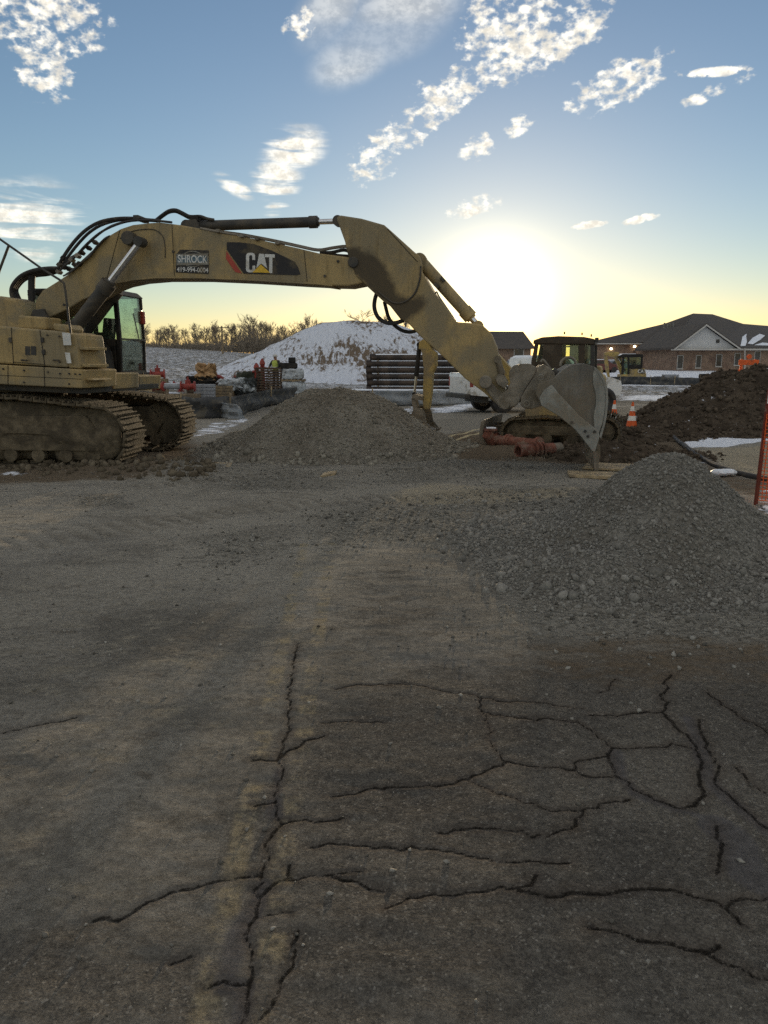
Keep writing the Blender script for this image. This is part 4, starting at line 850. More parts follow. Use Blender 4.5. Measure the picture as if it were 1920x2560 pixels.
    s_ = MB(); s_.box((lb+.62, 1.0, zB+.55), (.5, .5, .14)); s_.box((lb+.36, 1.0, zB+1.0), (.14, .48, .75), ry=R(-8)); s_.box((lb+.95, .72, zB+.72), (.35, .09, .1)); s_.box((lb+.95, 1.28, zB+.72), (.35, .09, .1)); s_.build('seat', BLK, cb, False, .04)
    MB().box((lfB-.35, .75, zB+.55), (.16, .25, .9), ry=R(10)).build('console', BLK, cb, False, .03)
    MB().box((lfM-.2, .62, zM+.25), (.05, .18, .2)).build('monitor', BLK, cb, False, .01)
    MB().prism([(0, -.07), (.07, 0), (0, .07), (-.07, 0)], 0, .004).build('hazard_diamond', LGREY, cb).location = Vector((*[0]*3,))+Vector((tr(256, 907, wi-.01)[0], wi-.012, tr(256, 907, wi-.01)[1]))
    MB().prism([(0, -.06), (.05, -.06), (.05, .04), (.02, .08), (0, .08)], 0, .004).build('small_label', LGREY, cb).location = (tr(258, 868, wi-.01)[0], wi-.012, tr(258, 868, wi-.01)[1])
    quad([(200, 932), (285, 933), (285, 973), (200, 972)], -.4, .5, 'platform', YEL, .015)
    quad([(285, 937), (350, 940), (348, 976), (285, 975)], .62, 1.5, 'cab_base', YEL, .015)
    # mirror with its rail on the far front corner
    mr_ = MB(); mr_.tube([pt(350, 800, 1.5), pt(353, 850, 1.5), pt(358, 940, 1.5)], .014, 8); mr_.tube([pt(346, 772, 1.5), pt(350, 800, 1.5)], .014, 8); mr_.build('mirror_rail', CHAR, root, True)
    q = pt(346, 789, 1.48); mm_ = MB(); mm_.box(q, (.15, .07, .27), rz=R(15)); mm_.build('mirror', CHAR, root, False, .02); MB().box(q+Vector((.05, -.045, 0)), (.10, .01, .2), rz=R(15)).build('mirror_face', CHR, root)
    q = pt(356, 795, 1.48); MB().box(q, (.09, .1, .24)).build('work_light', RED, root, False, .02)
    # near grab rails
    h = MB(); h.tube([pt(x, y, -1.5) for x, y in ((-90, 535), (0, 598), (60, 640), (105, 672), (150, 700), (160, 708), (164, 730), (172, 800), (184, 880), (196, 962))], .018, 8); h.build('grab_rail', CHAR, root, True)
    MB().tube([pt(22, 614, -1.5), pt(0, 672, -1.5), pt(-20, 735, -1.5), pt(-40, 830, -1.5)], .02, 8).build('rail_post', CHAR, root, True)
    # hoses: loop behind the boom foot
    for k, (off, w_) in enumerate(((0, -.2), (3.5, -.08), (7.5, .06), (12, .2))):
        loop = [(148-off*.2, 671+off*.6), (120, 671+off*1.2), (85+off*.2, 676+off*1.1), (55+off*.6, 688+off*.9), (35+off*.9, 708+off*.6), (28+off*1.1, 728), (34+off*1.2, 752-off*.4), (50+off*.8, 775-off*.3), (72+off*.4, 798), (80, 815)]
        hose(root, [pt(x, y, w_) for x, y in loop], .034)
    hose(root, [pt(x, y, -.05) for x, y in ((80, 690), (79, 715), (80, 760), (82, 800))], .06, RUB)
    for k in range(7):      # steel lines over the boom's back
        o1 = k*2.6; w_ = -.30+k*.095
        hose(root, [pt(x, y, w_) for x, y in ((150+o1*.4, 676-o1*.5), (165+o1*.6, 662-o1), (185+o1, 645-o1), (215+o1, 612-o1*.8), (250+o1*.8, 582-o1*.5), (290, 562-o1*.1), (330, 552), (380, 551), (430, 556))], .019, CHAR if k % 2 else RUB, 'hydraulic_line')
    for k in range(4):
        w_ = -.36+k*.02; o1 = k*7
        hose(root, [pt(x, y, w_) for x, y in ((158+o1, 690-o1*.6), (180+o1, 678-o1), (205+o1, 655-o1), (225+o1, 640-o1*1.2), (240+o1, 618-o1), (262+o1*.6, 596-o1*.3))], .014, CHAR, 'hydraulic_line')
    for x, y in ((150, 663), (158, 668), (168, 655), (180, 650), (195, 640), (172, 672), (188, 662), (205, 632), (222, 620), (238, 606), (160, 646), (183, 676), (148, 680), (200, 660)):
        MB().box(pt(x, y, random.uniform(-.36, .1)), (.07, .12, .06), ry=R(45)).build('hose_clamp', random.choice((CHAR, STEEL, BLK)), root, False, .008)
    hose(root, [pt(x, y, -.12) for x, y in ((150, 658), (160, 640), (185, 605), (215, 575), (250, 555), (290, 547), (330, 546), (370, 550), (400, 552))], .03)
    hose(root, [pt(x, y, .05) for x, y in ((155, 664), (168, 645), (195, 610), (225, 580), (260, 560), (310, 549), (370, 552))], .026)
    for w_, o1 in ((-.06, 0), (.08, 4)): hose(root, [pt(x, y, w_) for x, y in ((390, 550+o1), (405, 538+o1), (422, 527+o1), (440, 525+o1), (458, 533+o1), (475, 541+o1), (500, 541+o1), (518, 547+o1), (535, 550))], .026)
    MB().box(pt(493, 549, 0), (.12, .3, .1)).build('valve_block', BLK, root, False, .01); MB().box(pt(353, 548, 0), (.1, .4, .07)).build('hose_clamp', CHAR, root, False, .01)
    for w_, o1 in ((-.30, 0), (-.15, -2), (.2, -4)): hose(root, [pt(x, y+o1, w_) for x, y in ((500, 571), (550, 581), (600, 588), (650, 597), (700, 607), (750, 618), (795, 627), (830, 622), (862, 618), (872, 622))], .014, STEEL, 'steel_line')
    hose(root, [pt(x, y, -.1) for x, y in ((800, 632), (830, 631), (860, 625), (880, 632))], .028); hose(root, [pt(x, y, .1) for x, y in ((815, 634), (845, 638), (875, 640))], .022)
    for x in (553, 612, 650, 700): MB().box(pt(x, 580+(x-549)*.2, -.2), (.06, .35, .05)).build('line_clamp', STEEL, root)
    # hose loops hanging under the stick
    hose(root, [pt(x, y, -.1) for x, y in ((942, 733), (937, 750), (936, 770), (943, 790), (957, 803), (975, 808), (995, 806), (1010, 800))], .034)
    hose(root, [pt(x, y, .05) for x, y in ((961, 754), (966, 775), (972, 795), (985, 812), (1005, 826), (1025, 830), (1042, 826))], .030)
    return root, F
EXC, FE = big_excavator()
# ------------------------------------------------------------------ compact excavator behind the bucket
def compact_excavator():
    A2 = R(162); c = P(1400, 1100, 16.2); F = Frame(c.x, c.y, A2)
    root = thing('excavator', 'compact yellow excavator with a dark cab parked behind the grey bucket', 'excavator', (c.x, c.y, 0), A2)
    tr, pt = F.tr, F.pt
    lf = tr(1256, 1085, 1.05)[0]; lr = tr(1546, 1085, 1.05)[0]
    for w_ in (.83, -.83): crawler(root, w_, lr, lf, .30, .27, .58, .27, .42, 44, MUDM, MUDM, .025, 1)
    lc = (lf+lr)/2
    u = MB(); u.tube([(lc, 0, .3), (lc, 0, .72)], .5, 24); u.box((lc, 0, .4), (1.3, 1.3, .3)); u.build('car_body', MUDM, root, False, .02)
    # dozer blade in front
    bl = tr(1238, 1060, 0)[0]
    MB().prism([(bl, .1), (bl+.10, .14), (bl+.13, .3), (bl+.10, .52), (bl+.02, .56), (bl+.05, .3)], -1.12, 1.12).build('blade', STEEL, root, False, .01)
    for s in (-.4, .4): MB().b2((bl-.9, s-.06, .26), (bl+.02, s+.06, .40)).build('blade_arm', MUDM, root)
    # house
    def quad(pts, w0, w1, name, m, bev=.02, ref=None): return MB().prism(F.poly(pts, ref if ref is not None else w0), w0, w1).build(name, m, root, False, bev)
    quad([(1313, 1012), (1490, 1008), (1497, 1016), (1497, 1048), (1313, 1048)], 1.0, -1.0, 'side_panel', YEL2, .03)
    quad([(1313, 978), (1490, 975), (1490, 1010), (1313, 1012)], .98, -.98, 'house', YEL2, .03)
    MB().b2((tr(1497, 1000, 1.)[0]-.05, -.98, .75), (tr(1497, 1000, 1.)[0]+.25, .98, 1.45)).build('counterweight', YEL2, root, False, .08)
    quad([(1395, 920), (1497, 915), (1497, 978), (1395, 978)], -.05, -.95, 'engine_hood', YEL2, .05, ref=.9)
    BLK_FLARE = mat('flare_tinted_black', (.055, .042, .028), .65, 0, .25, 3, (.09, .072, .05), .4, 2)  # black cab paint browned to put the warm backlight flare into its colour
    # cab
    cb = link(bpy.data.objects.new('cab', None), root); wN, wF = .96, .02
    def both(pts, name, m, dw=.05):
        for w0, w1 in ((wN-dw, wN), (wF, wF+dw)): MB().prism(F.poly(pts, wN), w0, w1).build(name, m, cb, False, .008)
    both([(1326, 985), (1328, 904), (1337, 858), (1346, 858), (1340, 904), (1340, 985)], 'pillar', BLK_FLARE)
    both([(1359, 858), (1405, 858), (1402, 985), (1352, 985), (1355, 895)], 'door_frame', BLK_FLARE)
    both([(1446, 857), (1462, 857), (1462, 985), (1445, 985)], 'pillar', BLK_FLARE)
    both([(1476, 857), (1487, 860), (1486, 985), (1475, 985)], 'pillar', CHAR)
    both([(1402, 930), (1446, 908), (1446, 985), (1402, 985)], 'door_panel', BLK_FLARE, .04); both([(1462, 911), (1476, 913), (1476, 985), (1462, 985)], 'rear_panel', BLK_FLARE, .04); both([(1340, 905), (1354, 897), (1354, 985), (1340, 985)], 'front_panel', BLK_FLARE, .04)
    rf = MB(); rf.prism(F.poly([(1332, 860), (1334, 850), (1355, 843), (1395, 840), (1460, 842), (1486, 847), (1488, 862)], wN+.02), wF-.02, wN+.02); rf.build('roof', BLK_FLARE, cb, False, .02)
    for w_ in (wN-.025, wF+.025):
        for g in ([(1346, 858), (1359, 858), (1355, 898), (1340, 906)], [(1405, 858), (1446, 857), (1446, 909), (1402, 931)], [(1462, 857), (1476, 857), (1476, 914), (1462, 912)]): MB().prism(F.poly(g, wN), w_-.004, w_+.004).build('window', GLS, cb)
    l0 = tr(1326, 985, wN)[0]; l1 = tr(1487, 985, wN)[0]
    s_ = MB(); s_.box((l1+.45, .5, 1.1), (.45, .45, .12)); s_.box((l1+.24, .5, 1.45), (.12, .45, .6)); s_.build('seat', BLK_FLARE, cb, False, .03)
    for x, y in ((1411, 836), (1455, 838), (1478, 842)): q = pt(x, y, wN-.1); MB().tube([q, q+Vector((0, 0, .05))], .015, 6).build('roof_bolt', CHAR, cb)
    q = pt(1492, 850, wN); MB().box(q, (.07, .06, .09)).build('work_light', CHAR, root, False, .01); MB().tube([pt(1487, 850, wN), q], .012, 6).build('light_bracket', CHAR, root)
    # boom, stick, bucket
    wbm = -.25
    def part(pts, hw, name, m, bev=.012): return MB().prism(F.poly(pts, wbm+hw), wbm-hw, wbm+hw).build(name, m, root, False, bev)
    part([(1310, 1000), (1290, 1000), (1262, 950), (1225, 905), (1180, 878), (1130, 862), (1085, 868), (1072, 862), (1072, 846), (1090, 838), (1140, 840), (1190, 852), (1245, 885), (1285, 930), (1312, 975)], .12, 'boom', YEL2)
    part([(1061, 846), (1073, 857), (1080, 874), (1090, 882), (1089, 915), (1081, 930), (1078, 976), (1072, 1022), (1061, 1025), (1056, 1003), (1059, 922), (1054, 876), (1046, 872), (1048, 854)], .10, 'stick', YEL2)
    cylinder(root, pt(1049, 862, wbm), pt(1036, 985, wbm), .62, .05, BLK, .5); cylinder(root, pt(1270, 985, wbm), pt(1180, 868, wbm), .6, .06, CHAR, .5); cylinder(root, pt(1150, 843, wbm), pt(1080, 850, wbm), .6, .05, CHAR, .5)
    for s in (-.12, .12):
        MB().prism(F.poly([(1034, 990), (1040, 984), (1062, 990), (1062, 1000), (1034, 1000)], wbm), wbm+s-.02, wbm+s+.02).build('link', STEEL, root); MB().prism(F.poly([(1032, 995), (1040, 995), (1046, 1020), (1038, 1028)], wbm), wbm+s-.02, wbm+s+.02).build('link', STEEL, root)
    bk = link(bpy.data.objects.new('bucket', None), root)
    sp_ = F.poly([(1040, 1018), (1056, 1022), (1062, 1032), (1066, 1056), (1084, 1077), (1083, 1081), (1076, 1078), (1060, 1070), (1040, 1061), (1028, 1054), (1026, 1040), (1033, 1027)], wbm+.3)
    for s in (-.3, .3): MB().prism(sp_, wbm+s-.012, wbm+s+.012).build('side_plate', STEEL, bk)
    w_ = MB(); bp_ = sp_[6:]+sp_[:1]
    for a, b in zip(bp_[:-1], bp_[1:]): w_.prism([a, b, (b[0], b[1]+.02), (a[0], a[1]+.02)], wbm-.29, wbm+.29)
    w_.build('wrapper', STEEL, bk)
    for k in range(4): e = Vector((sp_[4][0], wbm-.25+k*.166, sp_[4][1])); MB().box(e, (.10, .05, .03), ry=R(50)).build('tooth', STEEL, bk)
    return root
compact_excavator()

def far_excavator():
    A3 = R(175); c = P(1586, 960, 62); z0 = th(c.x, c.y); F = Frame(c.x, c.y, A3, 0); root = thing('excavator', 'small distant yellow and black excavator on the snow below the brick building', 'excavator', (c.x, c.y, 0), A3)
    tr, pt = F.tr, F.pt; zb = tr(1580, 965, .9)[1]
    lf = tr(1540, 958, .9)[0]; lr = tr(1630, 958, .9)[0]
    for w_ in (.8, -.8): crawler(root, w_, lr, lf, zb+.26, .24, zb+.52, .24, .4, 26, MUDM, MUDM, .02, 1)
    def pr(pts, w0, w1, name, m, par=None, bev=.02): return MB().prism(F.poly(pts, max(w0, w1)), w0, w1).build(name, m, par or root, False, bev)
    pr([(1556, 936), (1616, 934), (1616, 953), (1554, 953)], -.95, .95, 'house', YEL2); pr([(1576, 921), (1612, 921), (1616, 936), (1576, 936)], -.95, .9, 'engine_hood', YEL2)
    pr([(1570, 951), (1605, 951), (1605, 957), (1570, 957)], -.5, .5, 'swing_base', CHAR)
    cb = link(bpy.data.objects.new('cab', None), root)
    for w0, w1 in ((.9, .96), (-.1, -.04)):
        pr([(1553, 936), (1556, 890), (1561, 890), (1559, 936)], w0, w1, 'pillar', BLK, cb); pr([(1569, 936), (1569, 888), (1574, 888), (1574, 936)], w0, w1, 'pillar', BLK, cb); pr([(1601, 921), (1603, 888), (1608, 888), (1606, 921)], w0, w1, 'pillar', BLK, cb); pr([(1574, 912), (1603, 912), (1603, 922), (1574, 922)], w0, w1, 'door_panel', BLK, cb)
        pr([(1560, 890), (1569, 890), (1569, 936), (1558, 936)], (w0+w1)/2-.005, (w0+w1)/2+.005, 'window', GLS, cb); pr([(1574, 890), (1603, 890), (1602, 912), (1574, 912)], (w0+w1)/2-.005, (w0+w1)/2+.005, 'window', GLS, cb)
    pr([(1551, 892), (1556, 885), (1606, 885), (1609, 890), (1609, 893), (1551, 893)], -.12, .98, 'roof', BLK, cb); pr([(1549, 889), (1556, 884), (1590, 884), (1590, 886), (1556, 886)], -.1, .96, 'snow_cap', SNOW, cb)
    pr([(1580, 900), (1590, 900), (1590, 920), (1580, 920)], .2, .7, 'seat', BLK, cb)
    pr([(1561, 944), (1553, 940), (1544, 912), (1535, 893), (1512, 888), (1511, 882), (1524, 879), (1546, 880), (1552, 890), (1559, 915)], -.15, .15, 'boom', YEL2)
    pr([(1510, 884), (1516, 884), (1521, 905), (1524, 935), (1526, 945), (1521, 946), (1515, 925), (1512, 905)], -.12, .12, 'stick', YEL2)
    cylinder(root, pt(1562, 925, .2), pt(1546, 895, .2), .6, .06, BLK, .4)
    bk = MB(); bk.prism(F.poly([(1516, 944), (1526, 944), (1530, 950), (1528, 957), (1518, 958), (1511, 953)], .35), -.35, .35); bk.build('bucket', STEEL, root, False, .02)
    l, z = tr(1605, 928.5, .91); M = Matrix.Translation((l, .912, z)) @ Matrix.Rotation(pi, 4, 'Z') @ Matrix.Rotation(pi/2, 4, 'X'); pl = MB().prism(F.poly([(1598, 923), (1612, 923), (1613, 934), (1598, 934)], .905), .9, .906).build('maker_decal', DECALK, root); text_mesh('CAT', .36, 'lettering', WHITE, pl, M, .95)
far_excavator()

# ------------------------------------------------------------------ vehicles
def wheel(root, c, r, w, rim_m, ax=(0, 1, 0)):
    a = Vector(ax); t = MB(); t.tube([Vector(c)-a*w/2, Vector(c)-a*w*.42, Vector(c)+a*w*.42, Vector(c)+a*w/2], [r*.93, r, r, r*.93], 26); t_ = t.build('tyre', RUB, None, True)
    wh = link(bpy.data.objects.new('wheel', None), root); t_.parent = wh
    h = MB(); h.tube([Vector(c)-a*(w/2+.005), Vector(c)+a*(w/2+.005)], r*.62, 22)
    for k in range(6):
        for s in (-1, 1):
            ang = k*pi/3; h.box(Vector(c)+a*s*(w/2+.012)+Vector((cos(ang), 0, sin(ang)))*r*.33, (r*.5, .02, r*.14), ry=-ang)
    h.build('rim', rim_m, wh, False); MB().disc(c, a, r*.13, w+.05, 12).build('hub', CHAR, wh)
RIM = mat('alloy_rim', (.33, .31, .29), .45, .6, .15, 6, MUD, .4, 8)
def pickup():
    A = R(17); c = G(1150, 1033); F = Frame(c.x, c.y+.4, A); z0 = 0
    root = thing('pickup_truck', 'white pickup truck mostly hidden behind the excavator stick and bucket', 'truck', (c.x, c.y+.4, 0), A)
    W0, W1 = -.98, .98                       # near side is -w
    def arch(cx, r, z): return [(cx+r*cos(R(a)), z+r*sin(R(a))) for a in range(180, -1, -20)]
    prof = [(0.02, .62)]+[(.75, .55)]+arch(1.22, .46, .42)+[(1.72, .45), (4.05, .45)]+arch(4.60, .46, .42)+[(5.15, .5), (5.7, .55), (5.76, .8), (5.7, 1.05), (5.3, 1.18), (4.35, 1.24), (2.1, 1.24), (2.05, 1.34), (0.04, 1.34), (.0, 1.2)]
    MB().prism(prof, W0, W1).build('body', CARW, root, False, .03)
    cab = [(2.15, 1.24), (2.25, 1.85), (2.45, 1.93), (3.5, 1.92), (3.75, 1.84), (4.45, 1.24)]
    b = MB(); n = len(cab); b.v = [(p[0], W0+.06+.14*max(0, (p[1]-1.24)/.7), p[1]) for p in cab]+[(p[0], W1-.06-.14*max(0, (p[1]-1.24)/.7), p[1]) for p in cab]; b.f = [tuple(range(n)), tuple(range(2*n-1, n-1, -1))]+[(i, i+n, (i+1) % n+n, (i+1) % n) for i in range(n)]; b.build('cab', CARW, root, False, .04)
    for w_, sg in ((W0, -1), (W1, 1)):
        for x0, x1 in ((2.42, 3.05), (3.15, 4.05)):
            MB().add([(x0, w_-sg*.075, 1.30), (x1, w_-sg*.075, 1.30), (min(x1, 3.68), w_-sg*.172, 1.80), (x0+.05, w_-sg*.172, 1.80)], [(0, 1, 2, 3)]).build('side_window', DGLASS, root, solid=.02)
        MB().b2((.0, w_+sg*.004, .88), (.10, w_-sg*.10, 1.22)).build('tail_light', RED, root, False, .015)
        wheel(root, (1.22, w_-sg*.15, .40), .40, .27, RIM); wheel(root, (4.60, w_-sg*.15, .40), .40, .27, RIM)
        MB().tube([(1.22+.47*cos(R(a)), w_+sg*.006, .42+.47*sin(R(a))) for a in range(0, 181, 12)], .03, 6).build('wheel_arch', RUB, root, True)
        MB().b2((2.55, w_+sg*.012, 1.08), (2.75, w_, 1.13)).build('door_handle', CHAR, root); MB().b2((.35, w_+sg*.008, 1.15), (.62, w_, 1.23)).build('badge', CHAR, root)
    MB().b2((-.16, -.9, .5), (.02, .9, .66)).build('rear_bumper', CHAR, root, False, .03); MB().b2((.5, -.7, .35), (5.2, .7, .55)).build('chassis', CHAR, root)
pickup()
def parked_car(name, label, px, py, Y, ang, m, snow=True):
    c = P(px, py, Y); z = th(c.x, c.y)+.02; root = thing(name, label, 'car', (c.x, c.y, z), ang, 'cars parked in front of the far building')
    prof = [(-2.2, .3), (-2.25, .75), (-2.0, .95), (-1.6, 1.0), (-.9, 1.45), (.6, 1.48), (1.2, 1.02), (2.1, .88), (2.25, .6), (2.2, .3)]
    MB().prism(prof, -.88, .88).build('body', m, root, False, .06)
    for s in (-1, 1):
        MB().prism([(-1.35, 1.02), (-.85, 1.38), (.5, 1.40), (.95, 1.04)], s*.885-.005, s*.885+.005).build('side_window', DGLASS, root)
        for x in (-1.35, 1.4): MB().disc((x, s*.8, .33), (0, 1, 0), .33, .22, 18).build('wheel', RUB, root, True)
    MB().prism([(-.95, 1.44), (-.85, 1.53), (.55, 1.55), (.66, 1.47)], -.82, .82).build('snow_cap', SNOW, root, False, .03)
CARD_ = mat('dark_car_paint', (.12, .04, .035), .35, 0, .05, 2); CARD2 = mat('grey_car_paint', (.14, .15, .17), .35, 0, .05, 2)
for i, (px, Y, m, lab) in enumerate(((1500, 92, CARD_, 'dark red parked car with snow on its roof, left of the far excavator boom'), (1545, 94, CARD2, 'grey parked car with snow on its roof, directly behind the far excavator boom'), (1296, 88, CARD2, 'parked car under snow left of the compact excavator cab'))):
    parked_car('parked_car', lab, px, 915, Y, R(4+i*5), m)
# the tyre that shows past the bucket edge
c = G(1517, 1005); c = P(1513, 975, 25.5); tz = th(c.x, c.y); root = thing('spare_tyre', 'black tyre standing upright just past the right edge of the grey bucket', 'tyre', (c.x, c.y, tz), R(20))
def torus(R0, r0, n=36, k=12):
    b = MB(); b.v = [((R0+r0*1.0*cos(q))*cos(a), r0*.9*sin(q), .44+(R0+r0*cos(q))*sin(a)) for a in np.linspace(0, 2*pi, n, endpoint=False) for q in np.linspace(0, 2*pi, k, endpoint=False)]
    b.f = [(i*k+j, i*k+(j+1) % k, ((i+1) % n)*k+(j+1) % k, ((i+1) % n)*k+j) for i in range(n) for j in range(k)]; return b
torus(.31, .125).build('tread', RUB, root, True); MB().disc((0, 0, .44), (0, 1, 0), .2, .08, 20).build('rim', CHAR, root, True)

# ------------------------------------------------------------------ cones, boards, pipes on the ground
def cone(px, py, Y, label):
    c = P(px, py, Y); z = th(c.x, c.y); root = thing('traffic_cone', label, 'cone', (c.x, c.y, z), R(10), 'traffic cones by the road edge')
    MB().box((0, 0, .025), (.38, .38, .05)).build('base', RUB, root, False, .01)
    h = [(.05, .145), (.24, .108)], [(.24, .108), (.36, .084)], [(.36, .084), (.48, .06)], [(.48, .06), (.60, .038)], [(.60, .038), (.71, .024)]
    for (a, b), m, nm in zip(h, (ORG, REFL, ORG, REFL, ORG), ('body', 'reflective_band', 'body', 'reflective_band', 'tip')):
        MB().tube([(0, 0, a[0]), (0, 0, b[0])], [a[1], b[1]], 20).build(nm, m, root, True)
cone(1533, 1068, 20.3, 'orange cone with white bands nearer the bucket, left one of the two'); cone(1578, 1075, 19.6, 'orange cone with white bands by the soil pile, right one of the two')
def board(name, label, corners, z, th_, m, cat='board'):
    g = [G(*p, z) for p in corners]; o = MB(); v = [(p.x, p.y, z) for p in g]+[(p.x, p.y, z-th_) for p in g]; n = len(g)
    o.add(v, [tuple(range(n)), tuple(range(2*n-1, n-1, -1))]+[(i, (i+1) % n, (i+1) % n+n, i+n) for i in range(n)]); return tag(o.build(name, m, None, False, .004), label, cat)
board('wooden_board', 'thick wooden board lying under the tip of the excavator bucket', [(1424, 1186), (1541, 1192), (1530, 1180), (1418, 1175)], .045, .045, PALE)
board('plywood_sheet', 'pale dirty plywood sheet behind the bucket tip board', [(1455, 1168), (1610, 1176), (1600, 1160), (1470, 1155)], .045, .03, PALE, 'plywood')
board('wooden_block', 'small tan wood scrap on the dirt near the left track', [(520, 1170), (575, 1166), (580, 1156), (540, 1155)], .06, .06, PALE, 'wood')
board('wooden_block', 'olive coloured wood scrap on the open ground below the rounded gravel pile', [(800, 1190), (838, 1182), (842, 1176), (812, 1180)], .05, .05, PALE, 'wood')
def rusty():
    a = G(1238, 1100, .14); b = G(1352, 1112, .14); r = thing('rusty_pipe', 'rusty red flanged water pipe lying behind the open ended one', 'pipe', (0, 0, 0))
    d = (b-a).normalized(); t = MB(); t.tube([a, b], .105, 18); t.build('barrel', RUST, r, True)
    for s, rr in ((.02, .16), (.30, .15), (.34, .13), (.95, .15)): p = a+(b-a)*s; MB().disc(p, d, rr, .05, 18).build('flange', RUST, r, True)
    MB().tube([a, a+Vector((-.10, 0, .02)), a+Vector((-.16, -.05, .10)), a+Vector((-.12, -.06, .2))], [.12, .13, .12, .10], 16).build('elbow', RUST, r, True); MB().disc(a+Vector((-.11, -.06, .215)), (0, 0, 1), .14, .04, 16).build('flange', RUST, r, True)
    MB().box(a+Vector((-.1, -.05, .25)), (.2, .14, .03)).build('snow', SNOW, r, False, .012)
    a2 = G(1297, 1128, .13); b2 = a2+Vector((.68, .34, .0)); r2 = thing('rusty_pipe', 'short rusty red pipe with its open end towards the camera', 'pipe', (0, 0, 0)); d2 = (b2-a2).normalized()
    q = MB(); q.tube([a2, b2], .115, 20, False); q.tube([b2, a2], .09, 20, False); rim = MB(); q.build('barrel', RUST, r2, True)
    t = MB(); n = 20; up = Vector((0, 0, 1)); sd = d2.cross(up).normalized()
    vo = [a2+(up*cos(2*pi*k/n)+sd*sin(2*pi*k/n))*.13 for k in range(n)]; vi = [a2+(up*cos(2*pi*k/n)+sd*sin(2*pi*k/n))*.09 for k in range(n)]; t.add(vo+vi, [(k, (k+1) % n, (k+1) % n+n, k+n) for k in range(n)]); t.build('rim', RUST, r2, solid=.03)
    for s in (.42, .56, .66): MB().disc(a2+(b2-a2)*s, d2, .15, .035, 18).build('flange', RUST, r2, True)
    MB().tube([b2, b2+d2*.16, b2+d2*.2], [.11, .12, .08], 14).build('valve_end', STEEL, r2, True)
rusty()
a = G(1503, 1138, .03); tag(MB().tube([a, a+Vector((.18, .03, .01))], .022, 10).build('pipe_offcut', mat('blue_plastic', (.33, .42, .5), .5), None, True), 'short pale blue pipe offcut beside the bucket tip', 'pipe')
sock = [(1677, 1090), (1690, 1104), (1705, 1116), (1733, 1138), (1776, 1161), (1818, 1178), (1860, 1188), (1910, 1198), (1980, 1212)]
tag(MB().tube(smoothline([(*G(x, y)[:2], th(*G(x, y)[:2])+.03) for x, y in sock]), .045, 10).build('drain_hose', RUB, None, True), 'long dark hose curving over the tan dirt on the right', 'hose')
def sandbag():
    c = G(1816, 1190); n, k = 22, 12; v = []; f = []
    for i in range(n):
        s = -1+2*i/(n-1); wd = (1-abs(s)**4)**.5
        for j in range(k):
            a = 2*pi*j/k; y = .11*wd*cos(a); z = .06+.055*wd*sin(a)+.02*wd*vnoise(np.array([s*3+9]), np.array([a*1.5]), 5)[0]; v.append((s*.20, y+.02*sin(s*4), max(0.004, z)))
    f = [(i*k+j, i*k+(j+1) % k, (i+1)*k+(j+1) % k, (i+1)*k+j) for i in range(n-1) for j in range(k)]
    o = MB().add(v, f+[tuple(range(k)), tuple(range((n-1)*k, n*k))]).build('plastic_bag', PLASW, None, True); o.location = (c.x, c.y+.1, th(c.x, c.y)); o.rotation_euler = (0, 0, R(8)); tag(o, 'crumpled white bag lying by the dark hose', 'bag')
PLASW = mat('white_bag', (.66, .70, .76), .5, 0, .1, 8, (.4, .4, .4), .3, 6, .5, 25); sandbag()
# orange fence at the right edge
def orange_fence():
    b = G(1894, 1262); c = b; root = thing('safety_fence', 'orange plastic mesh fence on a rusty post at the right edge', 'fence', (c.x, c.y, 0), 0)
    pm = mat('rusty_post', (.16, .035, .02), .8, 0, .25, 5, (.3, .25, .2), .15, 3); z = th(b.x, b.y)
    p = MB(); p.box((0, 0, z+.66), (.035, .006, 1.45), ry=R(1.5)); p.box((-.016, .015, z+.66), (.006, .03, 1.45), ry=R(1.5)); p.box((.016, .015, z+.66), (.006, .03, 1.45), ry=R(1.5)); p.build('post', pm, root)
    MB().box((.018, -.002, z+1.33), (.037, .008, .22), ry=R(1.5)).build('post_tip', REFL, root)
    p2 = MB(); p2.box((1.75, -1.0, .62), (.035, .02, 1.35)); p2.build('post', pm, root)
    d = Vector((1.75, -1.0, 0)); L = d.length; d.normalize(); m = MB()
    def q(s, h): sag = .04*sin(pi*s/L)*(h/1.0); return Vector((d.x*s, d.y*s+.02*sin(s*9+h*5), z+.06+h-sag))
    for k in range(24): h = k*.045; m.tube([q(L*i/10, h) for i in range(11)], .007, 4)
    for k in range(46): s = L*k/45; m.tube([q(s, h) for h in (0, .25, .5, .75, 1.04)], .006, 4)
    o = m.build('mesh', ORG, root); o['kind'] = 'stuff'
orange_fence()
def barricade():
    c = P(1868, 935, 31); z = th(c.x, c.y); root = thing('barricade', 'orange barricade with a light showing over the top of the tall soil pile', 'barricade', (c.x, c.y, z), R(5)); zt = P(1868, 898, 31).z-z
    for s in (-.28, .28):
        for q_ in (-.25, .25): MB().tube([(s, q_, 0), (s, q_*.06, zt)], .03, 8).build('leg', ORG, root)
    for h in (.93, .72): MB().box((0, -.04, zt*h), (.85, .03, .2)).build('rail', ORG, root, False, .01)
    MB().disc((.02, 0, zt+.1), (0, 1, 0), .09, .07, 16).build('warning_light', ORG, root, True)
barricade()
# ------------------------------------------------------------------ material yard
def onground(px, py, Y):
    c = P(px, py, Y); return c.x, c.y, th(c.x, c.y)
def zat(py, Y, px=960): return P(px, py, Y).z
